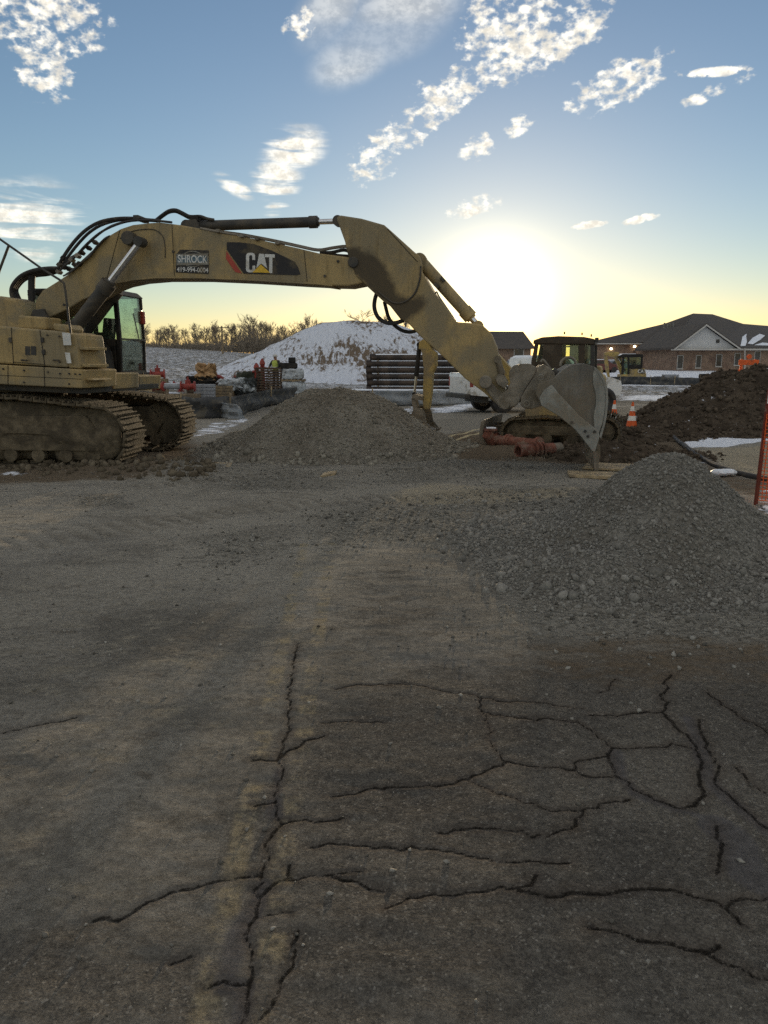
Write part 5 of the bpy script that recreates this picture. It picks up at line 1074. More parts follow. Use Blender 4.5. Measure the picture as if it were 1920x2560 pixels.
# stacked pipes
def pipe_stack():
    Y0 = 42.0; pitch = .36; r = .16; rows = [(700+235, 1172), (930, 1172), (915, 1170), (918, 1170), (914, 1172), (918, 1200), (880, 1150)]
    lay = [(897, 928, 1185), (911, 919, 1172), (925, 917, 1172), (939, 918, 1172), (953, 920, 1180), (966, 918, 1172)]
    names = ['top', 'second', 'third', 'fourth', 'fifth', 'lowest']
    base = th(*P(1040, 980, Y0)[:2])
    zs = [base+.30+i*.335 for i in range(6)][::-1]
    for i, (py, x0, x1) in enumerate(lay):
        for j in range(3):
            Y = Y0+j*pitch*1.02; a = P(x0+random.uniform(-2, 2), py, Y); b = a.x+6.0+random.uniform(-.1, .1)
            root = thing('water_pipe', f'long dark pipe in the {names[i]} layer of the pipe stack, {("front row", "middle row", "back row")[j]}', 'pipe', (a.x, Y, zs[i]), R(-3), 'pipes stacked behind the gravel pile')
            p = MB(); p.tube([(0, 0, 0), (6.0, 0, 0)], r, 14, False); p.tube([(6.0, 0, 0), (0, 0, 0)], r*.86, 14, False); p.build('barrel', PIPE, root, True)
            MB().tube([(-.02, 0, 0), (.16, 0, 0), (.22, 0, 0)], [r*1.16, r*1.16, r], 14, False).build('bell', PIPE, root, True)
            if j == 0 or i == 0:
                MB().add([(x, y, sqrt(max(0, r*r-y*y))+.012*(1-(y/.1)**2)) for x in (.25, 5.8) for y in (-.1, -.05, 0, .05, .1)], [(k, k+1, k+6, k+5) for k in range(4)]).build('snow', SNOW, root, solid=.012)
    k = 0
    for x in (945, 1060, 1160):
        for i in range(6):
            c = P(x, 950, Y0); z = zs[i]-.165
            o = MB().box((0, 0, 0), (.1, 1.4, .035)).build('dunnage_board', DWOOD if i % 2 else WOOD); o.location = (c.x, Y0+.36, z); k += 1
            tag(o, f'flat spacer board under the {names[i]} pipe layer, {("left", "middle", "right")[(945, 1060, 1160).index(x)]} of three', 'board', 'spacer boards in the pipe stack')
    for i, (x, py) in enumerate(((880, 978), (905, 985), (860, 972))):
        a = P(x, py, 39+i*.5); root = thing('water_pipe', ('dark pipe lying low in front of the pipe stack', 'snow topped dark pipe on the ground nearest the gravel pile', 'dark pipe end sticking out left of the pipe stack')[i], 'pipe', (a.x, a.y, th(a.x, a.y)+.18), R(-6), 'loose pipes before the stack')
        p = MB(); p.tube([(0, 0, 0), (5.2, 0, 0)], .16, 14, False); p.tube([(5.2, 0, 0), (0, 0, 0)], .138, 14, False); p.build('barrel', PIPE, root, True); MB().add([(x_, y, sqrt(.0256-y*y)+.015) for x_ in (.1, 5.1) for y in (-.1, -.05, 0, .05, .1)], [(k, k+1, k+6, k+5) for k in range(4)]).build('snow', SNOW, root, solid=.012)
pipe_stack()
# pallets
def pallet(root_name, label, x, y, z, rz, group, m=DWOOD, w=1.2, d=1.0):
    t = thing(root_name, label, 'pallet', (x, y, z), rz, group)
    for k in range(3): MB().box((0, -d/2+.05+k*(d-.1)/2, .06), (w, .09, .075)).build('stringer', m, t)
    for k in range(6): MB().box((-w/2+.05+k*(w-.1)/5, 0, .108), (.12, d, .02)).build('deck_board', m, t)
    for k in range(3): MB().box((-w/2+.05+k*(w-.1)/2, 0, .012), (.12, d, .02)).build('deck_board', m, t)
    return t
ORD = ('lowest', 'second', 'third', 'fourth', 'fifth', 'sixth', 'seventh', 'eighth', 'ninth', 'tenth', 'topmost')
x, y, z = onground(675, 985, 40)
p0 = None
for k in range(11):
    if p0 is None: p0 = q = pallet('pallet', '', x, y, z, R(6), 'pallets in the tall stack in front of the worker', DWOOD, 1.3)
    else:
        q = copy_tree(p0); q.location = (x+random.uniform(-.03, .03), y, z+k*.131); q.rotation_euler = (0, 0, R(6+random.uniform(-4, 4)))
    q['label'] = f'dark wooden pallet, {ORD[k]} from the ground in the tall stack before the worker' if k not in (0, 10) else f'dark wooden pallet, {ORD[k]} of the tall stack before the worker'
def soft_box(name, label, cat, px, py, Y, d, m, rz=0., sink=0., lump=.04, zofs=0., group=None):
    """a bulging wrapped load: a box whose faces sag and crease"""
    c = onground(px, py, Y); n = 10; bm = bmesh.new(); bmesh.ops.create_cube(bm, size=1.); bmesh.ops.subdivide_edges(bm, edges=bm.edges[:], cuts=n, use_grid_fill=True)
    q0 = np.array([v.co[:] for v in bm.verts]); NN = vnoise(q0[:, 0]*7+px, q0[:, 2]*7+q0[:, 1]*5, 3)-.5
    for v, nn in zip(bm.verts, NN):
        q = v.co.copy(); e = 1-.10*(abs(q.x*2)**6+abs(q.y*2)**6)*(abs(q.z*2)**4)
        v.co = Vector((q.x*d[0]*e, q.y*d[1]*e, (q.z+.5)*d[2]))
        v.co += Vector((q.x, q.y, q.z*.6))*nn*lump*6
    me = bpy.data.meshes.new(name); bm.to_mesh(me); bm.free(); me.shade_smooth(); me.materials.append(m); o = link(bpy.data.objects.new(name, me)); o.location = (c[0], c[1], c[2]+zofs); o.rotation_euler = (0, 0, rz)
    return tag(o, label, cat, group)
g = 'pallets under the yard loads'
x, y, z = onground(735, 985, 40); pallet('pallet', 'pallet on the ground under the silver wrapped load right of the pallet stack', x, y, z, R(5), g)
soft_box('wrapped_load', 'lower silver wrapped load right of the tall pallet stack', 'wrapped load', 735, 985, 40, (1.15, .95, .62), PLAS, R(5), zofs=.13)
pallet('pallet', 'pallet between the two silver wrapped loads', x, y, z+.75, R(3), g, WOOD)
soft_box('wrapped_load', 'upper silver wrapped load right of the worker', 'wrapped load', 733, 985, 40, (1.1, .95, .5), PLAS, R(5), zofs=.89)
o = soft_box('equipment_case', 'black case with a raised right end on the upper wrapped load', 'case', 722, 985, 40, (.95, .7, .30), BLK, R(5), lump=.01, zofs=1.39)
o = soft_box('equipment_case', 'small black box on top of the black case beside the worker', 'case', 732, 985, 40, (.36, .6, .28), BLK, R(5), lump=.01, zofs=1.69)
x, y, z = onground(612, 986, 39.5); pallet('pallet', 'pallet under the black plastic covered load', x, y, z, R(-4), g)
soft_box('covered_load', 'load under a drooping black and clear plastic cover left of the pallet stack', 'covered load', 614, 986, 39.5, (1.2, .95, .75), mat('black_plastic', (.03, .035, .035), .35, 0, .3, 6, (.45, .48, .5), .35, 2.5, .5, 8), R(-4), lump=.09, zofs=.13)
soft_box('covered_load', 'dark green covered bundle behind the black plastic load', 'covered load', 622, 980, 42.5, (1.3, .9, 1.15), mat('dark_green_cover', (.04, .045, .03), .7, 0, .3, 4), R(3), lump=.08)
soft_box('plastic_sheet', 'pale crumpled plastic sheet over the crate left of the black load', 'plastic sheet', 578, 985, 39.0, (1.0, .7, .52), PLAS, R(10), lump=.12, zofs=.32)
def crate(label, px, py, Y, d, m, rz=0., zofs=0.):
    c = onground(px, py, Y); t = thing('crate', label, 'crate', (c[0], c[1], c[2]+zofs), rz, 'crates in the yard'); n = max(3, int(d[2]/.13))
    MB().b2((-d[0]/2+.03, -d[1]/2+.03, .01), (d[0]/2-.03, d[1]/2-.03, d[2]-.02)).build('box', m, t)
    for k in range(n):
        zz = (k+.5)*d[2]/n
        for s in (-1, 1): MB().box((0, s*(d[1]/2-.012), zz), (d[0], .022, d[2]/n*.86)).build('slat', m, t)
    for sx in (-1, 1):
        for sy in (-1, 1): MB().box((sx*(d[0]/2-.04), sy*(d[1]/2+.008), d[2]/2), (.08, .022, d[2])).build('corner_post', m, t)
    return t
crate('brown slatted crate between the grey block stack and the plastic sheet', 558, 986, 38.5, (1.0, .8, .55), WOOD, R(5))
crate('tan wooden crate beside the excavator cab, under the dark pipe', 362, 975, 36, (.75, .6, .62), PALE, R(8))
crate('low dark brown crate under the tan cardboard bale', 512, 978, 41, (1.7, .9, .55), DWOOD, R(2))
for k, (w, l) in enumerate(((1.0, 'lowest'), (.98, 'second'), (1.0, 'third'), (.96, 'top'))):
    c = onground(512, 990, 37.2); o = MB().box((0, 0, .075), (w*.95, .6, .145)).build('concrete_slab', CONC, None, False, .012); o.location = (c[0]+random.uniform(-.03, .03), c[1], c[2]+k*.158); o.rotation_euler = (0, 0, R(3+random.uniform(-2, 2))); tag(o, f'grey concrete slab, {l} of the four stacked below the cardboard bale', 'slab', 'grey slabs in a stack')
soft_box('black_bundle', 'black bundle of fittings under the tan cardboard bale', 'bundle', 506, 978, 41, (1.35, .8, .36), BLK, 0, lump=.12, zofs=.56)
b = soft_box('cardboard_bale', 'tan crumpled cardboard bale on top of the black bundle', 'cardboard', 516, 978, 41, (.78, .6, .62), CARD, R(12), lump=.24, zofs=.88)
def valve(label, px, py, Y, zc, s=1., rz=0.):
    c = P(px, py, Y); zb = th(c.x, c.y); t = thing('gate_valve', label, 'valve', (c.x, c.y, zc), rz, 'red valves in the yard')
    MB().tube([(-.28*s, 0, 0), (-.12*s, 0, 0), (0, 0, 0), (.12*s, 0, 0), (.28*s, 0, 0)], [.13*s, .13*s, .19*s, .13*s, .13*s], 16).build('body', RED, t, True)
    for k in (-.29, .29): MB().disc((k*s, 0, 0), (1, 0, 0), .23*s, .06, 18).build('flange', RED, t, True)
    MB().tube([(0, 0, .1*s), (0, 0, .28*s), (0, 0, .30*s), (0, 0, .38*s)], [.12*s, .12*s, .05*s, .04*s], 14).build('bonnet', RED, t, True); MB().box((0, 0, .40*s), (.06*s, .06*s, .06*s)).build('operating_nut', RED, t)
zc = P(392, 936, 37).z; valve('red gate valve standing highest, right of the excavator mirror rail', 394, 936, 37, zc, 1.05, R(10))
valve('red gate valve with snow, below the highest valve', 395, 968, 36, P(395, 966, 36).z, 1.0, R(-15)); valve('red gate valve at the right end of the grey pipe', 470, 968, 36, P(470, 966, 36).z, 1.05, R(5))
def hydrant(label, px, Y, ztop):
    c = P(px, 950, Y); z = th(c.x, c.y); t = thing('fire_hydrant', label, 'hydrant', (c.x, c.y, z), 0, 'hydrants standing in the yard'); h = ztop-z
    MB().tube([(0, 0, 0), (0, 0, h*.8), (0, 0, h*.84), (0, 0, h*.92), (0, 0, h)], [.12, .12, .16, .13, .03], 16).build('barrel', RED, t, True)
    for s in (-1, 1): MB().tube([(0, 0, h*.72), (s*.22, 0, h*.72)], .07, 12).build('nozzle', RED, t, True)
hydrant('red hydrant left of the worker', 657, 42.5, zat(896, 42.5)); hydrant('shorter red hydrant behind the pallet stack, furthest from the worker', 642, 42.0, zat(907, 42))
def laid_pipe(label, x0, x1, py, Y, r, m, rz):
    a = P(x0, py, Y); b = P(x1, py, Y); t = thing('pipe', label, 'pipe', (a.x, a.y, a.z), rz, 'pipes lying among the valves'); p = MB(); L = b.x-a.x; p.tube([(0, 0, 0), (L, 0, 0)], r, 14, False); p.tube([(L, 0, 0), (0, 0, 0)], r*.85, 14, False); p.build('barrel', m, t, True)
    MB().box((L*.5, 0, r), (L*.8, r*.9, .03)).build('snow', SNOW, t, False, .01)
laid_pipe('grey pipe running between the two lower red valves', 405, 462, 966, 36, .13, CONC, 0); laid_pipe('dark pipe beside the highest red valve', 345, 384, 936, 37, .12, PIPE, 0)
crate('low wooden crate carrying the grey pipe and red valves', 432, 984, 36.1, (2.4, .9, .26), WOOD, R(2)); crate('tall wooden crate propping up the highest red valve', 394, 972, 37.1, (.9, .7, zc-th(*P(394, 972, 37.1)[:2])-.2), WOOD, R(4))
# more odds and ends between the loads
def lumber(label, px, py, Y, n, L, m, zofs=0., rz=0.):
    c = onground(px, py, Y); t = thing('lumber_stack', label, 'lumber', (c[0], c[1], c[2]+zofs), rz)
    for k in range(n): MB().box(((k % 2)*.06, -.2+.14*(k % 3), .04+.085*(k//3)), (L*random.uniform(.9, 1.), .13, .07), rz=R(random.uniform(-2, 2))).build('plank', m, t)
lumber('short stack of brown planks by the foot of the highest red valve', 372, 984, 35.2, 9, 1.5, WOOD, 0, R(5)); lumber('flat stack of pale planks behind the cardboard bale', 555, 972, 43, 9, 2.2, PALE, 0, R(-3)); lumber('dark planks lying in the snow before the wrapped loads', 725, 990, 37.5, 6, 1.8, DWOOD, 0, R(8))
for k, (px, Y, lab) in enumerate(((437, 38.4, 'red pipe bend on the crate between the lower valves'), (545, 41.6, 'dark red pipe bend right of the cardboard bale'), (590, 42.4, 'dark red pipe bend behind the pale plastic sheet'))):
    c = onground(px, 980, Y); t = thing('pipe_bend', lab, 'pipe fitting', (c[0], c[1], c[2]+(.30, .62, .5)[k]), R(20*k), 'red pipe bends in the yard'); MB().tube([(.3*cos(a), 0, .3*sin(a)) for a in np.linspace(0, pi/2, 8)], .11, 14).build('bend', RED, t, True)
    for p_, ax in (((.3, 0, -.02), (0, 0, 1)), ((-.02, 0, .3), (1, 0, 0))): MB().disc(p_, ax, .17, .05, 16).build('flange', RED, t, True)
crate('dark crate under the pipe bend right of the cardboard bale', 547, 980, 41.6, (.9, .7, .6), DWOOD, R(-4)); crate('dark crate behind the pale plastic sheet', 590, 980, 42.4, (.9, .7, .48), DWOOD, R(6))
c = onground(650, 988, 37.6); t = thing('hose_coil', 'coil of black hose lying before the tall pallet stack', 'hose', c, 0)
MB().tube([((.36+.02*cos(a*3))*cos(a), (.36+.02*cos(a*3))*sin(a), .05+a*.006) for a in np.linspace(0, 8*pi, 90)], .03, 7).build('coil', RUB, t, True)
# silt fences
def silt_fence(label, line, m, h, stakes, lean=0., group=None, flap=None):
    pts = [Vector((*p[:2], th(p[0], p[1]))) for p in line]; t = thing('silt_fence', label, 'fence', pts[0], 0); o = pts[0]; sm = smoothline(pts, 8); n = len(sm); v = []; f = []; R_ = 7
    for i, p in enumerate(sm):
        sag = .05*abs(sin(i*.55+.4)); d = (sm[min(i+1, n-1)]-sm[max(i-1, 0)]).normalized(); nr = Vector((-d.y, d.x, 0))
        for k in range(R_): q = k/(R_-1); v.append(p-o+Vector((0, 0, q*(h-sag*h)))+nr*(.05*sin(i*1.3+q*5)+lean*q+.05*sin(q*9+i*.2)))
    f = [(i*R_+k, (i+1)*R_+k, (i+1)*R_+k+1, i*R_+k+1) for i in range(n-1) for k in range(R_-1)]
    MB().add(v, f).build('fabric', m, t, True, solid=.008)
    for k in stakes: p = sm[int(k*(n-1))]-o; MB().box(p+Vector((0, -.03, h*.55)), (.045, .045, h*1.2), ry=R(2)).build('stake', PALE, t)
    return t
fl = [G(250, 1015), G(345, 1016), G(455, 1046), G(540, 1048), G(600, 1040), G(670, 1018), G(740, 1005)]
silt_fence('dark grey silt fence on wooden stakes left of the rounded gravel pile', fl, FAB, .66, (0.1, .34, .62, .86))
gz = [G(545, 1050), G(580, 1053), G(618, 1049)]
t = thing('fabric_flap', 'loose light grey flap of fabric hanging on the dark silt fence', 'fabric', (0, 0, 0)); v = []; o0 = [G(548, 1046), G(572, 1050), G(596, 1050), G(612, 1048)]
tops = [P(545, 1006, o0[0].y-.05), P(572, 1010, o0[1].y-.08), P(592, 1012, o0[2].y-.1), P(600, 1018, o0[3].y-.1)]
N_ = 9
for i in range(4):
    for k in range(N_): q = k/(N_-1); b_ = o0[i].lerp(tops[i], q); b_.y -= .06*sin(q*12+i); v.append(b_+Vector((0, 0, .01)))
MB().add(v, [(i*N_+k, (i+1)*N_+k, (i+1)*N_+k+1, i*N_+k+1) for i in range(3) for k in range(N_-1)]).build('cloth', FABL, t, True, solid=.012)
silt_fence('grey silt fence below the pipe stack, right of the gravel pile', [G(925, 1018), G(1000, 1016), G(1090, 1014), G(1160, 1010), G(1230, 1008)], FABL, .62, (.05, .45, .85))
silt_fence('long black silt fence in front of the far excavator', [P(1525, 968, 57)]+[P(x_, 968, 57.5) for x_ in (1580, 1640, 1700, 1760, 1850)], FAB, .6, (.1, .35, .55, .8))
o = crate('light grey ribbed crate standing on the snow right of the far excavator', 1675, 950, 60, (1.05, .7, .75), CONC, R(2)); 
c_ = P(1650, 954, 60); t = thing('culvert_pipe', 'black corrugated pipe end beside the grey crate on the snow', 'pipe', (c_.x, c_.y, th(c_.x, c_.y)+.3), 0)
MB().tube([(-.5+i*.05, 0, 0) for i in range(21)], [.26+.03*(i % 2) for i in range(21)], 16).build('barrel', RUB, t, True)
c_ = P(1760, 950, 58); t = thing('dark_panel', 'dark upright panel on the snow at the left of the tall soil pile', 'panel', (c_.x, c_.y, th(c_.x, c_.y)), R(3)); MB().box((0, 0, .45), (.8, .06, .85)).build('board', BLK, t, False, .01); [MB().box((s, .1, .4), (.05, .3, .8)).build('leg', WOOD, t) for s in (-.3, .3)]

# ------------------------------------------------------------------ worker in a vest behind the pallets
def worker():
    Y = 41.6; c = P(690, 950, Y); z = th(c.x, c.y)+.27; root = thing('person', 'worker in a yellow vest and white hard hat standing behind the pallet stack', 'person', (c.x, c.y, z), R(-25))
    J = {'pel': (0, 0, .96), 'bel': (0, -.01, 1.12), 'che': (0, 0, 1.34), 'nec': (0, .0, 1.52), 'hea': (0, -.02, 1.62), 'top': (0, -.01, 1.75), 'sl': (.2, 0, 1.45), 'el': (.30, -.10, 1.18), 'wl': (.22, -.32, 1.08), 'sr': (-.2, 0, 1.45), 'er': (-.30, -.12, 1.2), 'wr': (-.2, -.33, 1.14), 'hl': (.1, 0, .9), 'kl': (.12, -.02, .5), 'al': (.12, .03, .09), 'tl': (.13, -.14, .04), 'hr': (-.1, 0, .9), 'kr': (-.12, -.02, .5), 'ar': (-.12, .03, .09), 'tr': (-.13, -.14, .04)}
    Rr = dict(pel=.16, bel=.15, che=.175, nec=.062, hea=.10, top=.085, sl=.085, el=.058, wl=.045, sr=.085, er=.058, wr=.045, hl=.105, kl=.075, al=.055, tl=.045, hr=.105, kr=.075, ar=.055, tr=.045)
    ks = list(J); E_ = [('pel', 'bel'), ('bel', 'che'), ('che', 'nec'), ('nec', 'hea'), ('hea', 'top'), ('che', 'sl'), ('sl', 'el'), ('el', 'wl'), ('che', 'sr'), ('sr', 'er'), ('er', 'wr'), ('pel', 'hl'), ('hl', 'kl'), ('kl', 'al'), ('al', 'tl'), ('pel', 'hr'), ('hr', 'kr'), ('kr', 'ar'), ('ar', 'tr')]
    V = [J[k] for k in ks]; E2 = [(ks.index(a), ks.index(b)) for a, b in E_]; rad = [Rr[k] for k in ks]
    for wk_, sg in (('wl', 1), ('wr', -1)):                       # palm and five fingers
        b = Vector(J[wk_]); i0 = ks.index(wk_); pm_ = len(V); V.append(tuple(b+Vector((-.01*sg, -.06, -.01)))); rad.append(.034); E2.append((i0, pm_))
        for q, (ox, ln) in enumerate(((.03, .06), (.012, .08), (-.008, .085), (-.026, .07))):
            k1 = len(V); V.append(tuple(b+Vector((ox, -.11, -.02)))); rad.append(.010); E2.append((pm_, k1)); V.append(tuple(b+Vector((ox, -.11-ln*.6, -.05)))); rad.append(.008); E2.append((k1, k1+1))
        k1 = len(V); V.append(tuple(b+Vector((-.045*sg, -.08, .0)))); rad.append(.011); E2.append((pm_, k1)); V.append(tuple(b+Vector((-.05*sg, -.12, -.02)))); rad.append(.009); E2.append((k1, k1+1))
    me = bpy.data.meshes.new('body'); me.from_pydata(V, E2, []); o = link(bpy.data.objects.new('body', me), root)
    sk = o.modifiers.new('skin', 'SKIN'); 
    for i, d in enumerate(me.skin_vertices[0].data): d.radius = (rad[i], rad[i]*(.8 if i < 4 else 1)); d.use_root = (i == 0)
    o.modifiers.new('sub', 'SUBSURF').levels = 1
    m = bpy.data.materials.new('worker_clothes'); m.use_nodes = True; t = NT(m.node_tree); b = m.node_tree.nodes['Principled BSDF']; s = t.n('ShaderNodeSeparateXYZ'); t.set(s.inputs[0], t.n('ShaderNodeTexCoord').outputs['Object'])
    c_ = t.mix(t.m('GREATER_THAN', s.outputs[2], .98), (.04, .045, .06), (.025, .026, .024)); c_ = t.mix(t.m('GREATER_THAN', s.outputs[2], 1.50), c_, (.36, .2, .14)); hand = t.m('MULTIPLY', t.m('LESS_THAN', s.outputs[1], -.345), t.m('GREATER_THAN', s.outputs[2], .9)); c_ = t.mix(hand, c_, (.36, .2, .14))
    t.set(b.inputs['Base Color'], c_); b.inputs['Roughness'].default_value = .9; me.materials.append(m)
    VEST = mat('hi_vis_vest', (.42, .48, .10), .8, 0, .15, 5)
    ve = MB(); rings = [(1.0, .175, .15), (1.15, .17, .145), (1.32, .2, .165), (1.42, .2, .15), (1.5, .13, .10)]; n = 18
    for h, rx, ry in rings: ve.v += [(rx*cos(2*pi*k/n), ry*sin(2*pi*k/n), h) for k in range(n)]
    ve.f = [(i*n+k, i*n+(k+1) % n, (i+1)*n+(k+1) % n, (i+1)*n+k) for i in range(4) for k in range(n) if not (k in (12, 13, 14) and False)]
    vo = ve.build('vest', VEST, root, True, solid=.01); MB().tube([(.19*cos(a), .16*sin(a), 1.14) for a in np.linspace(0, 2*pi, 25)], .018, 5, False).build('reflective_stripe', REFL, vo, True)
    h = MB(); h.v = []; n = 18
    for j in range(6): a = j/5*pi/2; h.v += [(.125*cos(a)*cos(2*pi*k/n), .15*cos(a)*sin(2*pi*k/n)-.015, 1.70+.12*sin(a)) for k in range(n)]
    h.f = [(i*n+k, i*n+(k+1) % n, (i+1)*n+(k+1) % n, (i+1)*n+k) for i in range(5) for k in range(n)]
    ho = h.build('hard_hat', TRIM, root, True, solid=.006); MB().tube([(0, -.02, 1.695), (0, -.02, 1.705)], [.155, .15], 18).build('brim', TRIM, ho, True)
    for s in (-1, 1): MB().tube([(s*.035, -.118, 1.645), (s*.035, -.124, 1.645)], .012, 8).build('eye', BLK, o)
    MB().add([(0, -.118, 1.64), (.018, -.112, 1.605), (-.018, -.112, 1.605), (0, -.142, 1.61)], [(0, 1, 3), (0, 3, 2), (1, 2, 3), (0, 2, 1)]).build('nose', mat('skin', (.36, .2, .14), .7), o)
worker()
c_ = P(690, 950, 41.6)
for k_ in range(2): pallet('pallet', ('lower', 'upper')[k_]+' of the two pallets the worker stands on behind the tall stack', c_.x, c_.y+.15, th(c_.x, c_.y)+k_*.131+.004, R(4), 'pallets under the worker')

# ------------------------------------------------------------------ buildings
def building():
    root = thing('brick_building', 'long low brick building with a dark hip roof and a pale front gable', 'building', (0, 0, 0))
    def Pq(px, py, Y): return P(px, py, Y)
    Yf, Yw = 100., 118.
    # front wing wall
    a = Pq(1690, 930, Yf); b = Pq(2150, 930, Yf); zb = .2; ze = Pq(1750, 872, Yf).z
    MB().b2((a.x, Yf, zb), (b.x, Yf+18, ze)).build('wall', BRICK, root)
    # left wing wall, further back
    a2 = Pq(1478, 900, Yw); zl = Pq(1590, 858, Yw).z; MB().b2((a2.x, Yw, .2), (a.x+4, Yw+14, zl)).build('wall', BRICK, root)
    # roofs
    top = [(1480, 861), (1614, 822), (1660, 811), (1733, 785), (1781, 787), (1858, 811), (1920, 816), (2150, 818)]
    ev = [(1470, 868, Yw-.6), (1600, 858, Yw-.6), (1682, 852, Yw-.6), (1692, 872, Yf-.5), (1770, 870, Yf-.5), (1850, 868, Yf-.5), (1925, 866, Yf-.5), (2160, 866, Yf-.5)]
    tp = [Pq(x, y, 127) for x, y in top]; e = [Pq(*q) for q in ev]; e[3].z = e[4].z = e[5].z = e[6].z = e[7].z = ze+.05; e[0].z = e[1].z = e[2].z = zl+.05; bk = [Vector((p.x, 146, zl)) for p in tp]
    tp[0] = Vector((tp[0].x+1.5, 125, zl+.25)); n = len(tp); MB().add(e+tp+bk, [(i, i+1, i+1+n, i+n) for i in range(n-1)]+[(i+n, i+1+n, i+1+2*n, i+2*n) for i in range(n-1)]).build('roof', ROOF, root, solid=.18)
    fa = MB()
    for i in (0, 1): fa.b2((e[i].x, e[i].y-.10, zl-.18), (e[i+1].x, e[i].y-.02, zl+.02))
    fa.b2((e[3].x, Yf-.62, ze-.2), (e[7].x, Yf-.54, ze+.02)); fa.build('fascia', TRIM, root)
    # front gable
    g0 = Pq(1683, 877, Yf-1.2); g1 = Pq(1763, 811, Yf-1.2); g2 = Pq(1848, 869, Yf-1.2); zz = ze+.02
    MB().prism([(g0.x+.35, zz), (g2.x-.35, zz), (g1.x, g1.z-.2)], Yf-1.1, Yf-.9).build('gable', SIDING, root)
    apex = (g1.x, g1.z); 
    for p, q in ((g0, g1), (g1, g2)):
        d = .16; MB().prism([(p.x, (zz if p is g0 else p.z)-.1), (q.x, (zz if q is g2 else q.z)-.1), (q.x, (zz if q is g2 else q.z)+d), (p.x, (zz if p is g0 else p.z)+d)], Yf-1.6, Yf+14).build('gable_roof', ROOF, root)
        MB().prism([(p.x, (zz if p is g0 else p.z)-.2), (q.x, (zz if q is g2 else q.z)-.2), (q.x, (zz if q is g2 else q.z)+.0), (p.x, (zz if p is g0 else p.z)+.0)], Yf-1.7, Yf-1.6).build('rake_trim', TRIM, root)
    MB().b2((g0.x, Yf-1.55, zz-.22), (g2.x, Yf-.4, zz-.02)).build('gable_sill', TRIM, root)
    q = Pq(1795, 853, Yf-1.2); MB().box((q.x, Yf-1.14, q.z), (.42, .05, .42)).build('gable_vent', CHAR, root)
    for px, py, w, h in ((1700, 905, .62, 1.55), (1746, 904, .55, 1.45), (1797, 901, .62, 1.4), (1843, 898, .62, 1.4), (1893, 893, .62, 1.35), (1960, 893, .62, 1.35)):
        q = Pq(px, py, Yf); wn = MB(); f = wn.b2((q.x-w/2-.08, Yf-.06, q.z-h/2-.08), (q.x+w/2+.08, Yf-.005, q.z+h/2+.08)).build('window', TRIM, root); MB().b2((q.x-w/2, Yf-.09, q.z-h/2), (q.x+w/2, Yf-.062, q.z+h/2)).build('pane', DGLASS, f); MB().b2((q.x-w/2-.12, Yf-.14, q.z-h/2-.16), (q.x+w/2+.12, Yf-.03, q.z-h/2-.08)).build('sill', TRIM, f)
    for px, py, w, h in ((1615, 882, 1.1, 1.7), (1648, 880, .9, 1.5), (1665, 883, 1.6, 2.0)):
        q = Pq(px, py, Yw); f = MB().b2((q.x-w/2, Yw-.06, q.z-h/2), (q.x+w/2, Yw-.005, q.z+h/2)).build('window', SIDING, root); MB().b2((q.x-w/2+.12, Yw-.09, q.z-h/2+.12), (q.x+w/2-.12, Yw-.062, q.z+h/2-.12)).build('pane', DGLASS, f)
    for px, py in ((1528, 872), (1587, 866), (1679, 859)):
        q = Pq(px, py, Yw-.35); l = MB(); l.disc((q.x, Yw-.3, q.z), (0, 1, 0), .16, .2, 14); f = l.build('wall_lamp', LIGHTS, root, True); MB().b2((q.x-.12, Yw-.2, q.z-.05), (q.x+.12, Yw, q.z+.2)).build('lamp_bracket', CHAR, f)
    # snow left on the roof and on the valley
    def slope_pt(px, py):   # on the front roof slope right of the gable
        d = ray(px, py); C = Vector((0, 0, CAMZ)); A, B, D = e[5], e[6], tp[6]; nn = (B-A).cross(D-A); t_ = nn.dot(A-C)/nn.dot(d); return C+d*t_+Vector((0, -.12, .16))
    for pl in ([(1868, 862), (1880, 848), (1898, 838), (1911, 842), (1900, 852), (1880, 864)], [(1850, 868), (1856, 840), (1861, 824), (1868, 824), (1864, 845), (1866, 858), (1862, 868)], [(1885, 866), (1905, 860), (1925, 862), (1925, 867)]):
        MB().add([slope_pt(*p_) for p_ in pl], [tuple(range(len(pl)))]).build('roof_snow', SNOW, root, solid=.06)
    for px in (1661, 1669, 1676, 1684): q = Pq(px, 811, 124); MB().tube([q-Vector((0, 0, .6)), q+Vector((0, 0, .25))], .13, 10).build('vent_pipe', LGREY, root)
    MB().tube([Pq(1862, 870, Yf-.7), Pq(1862, 925, Yf-.7)], .08, 8).build('downspout', TRIM, root)
building()
def barn():
    root = thing('brick_building', 'brown hip roofed house between the excavator stick and the compact excavator cab', 'building', (0, 0, 0)); Y = 92
    x0 = P(1120, 880, Y).x; x1 = P(1338, 880, Y).x; ze = P(1240, 872, Y).z; r0 = P(1200, 828, Y+6); r1 = P(1308, 829, Y+6)
    MB().b2((x0+.5, Y, .2), (x1-.5, Y+12, ze)).build('wall', BRICK, root)
    A = [Vector((x0, Y-.5, ze)), Vector((x1, Y-.5, ze)), Vector((x1, Y+12.5, ze)), Vector((x0, Y+12.5, ze)), r0, r1]
    MB().add(A, [(0, 1, 5, 4), (1, 2, 5), (2, 3, 4, 5), (3, 0, 4), (0, 3, 2, 1)]).build('roof', ROOF, root)
    q = P(1297, 886, Y); f = MB().b2((q.x-.6, Y-.06, q.z-.7), (q.x+.6, Y-.005, q.z+.7)).build('window', TRIM, root); MB().b2((q.x-.5, Y-.09, q.z-.6), (q.x+.5, Y-.062, q.z+.6)).build('pane', DGLASS, f)
barn()

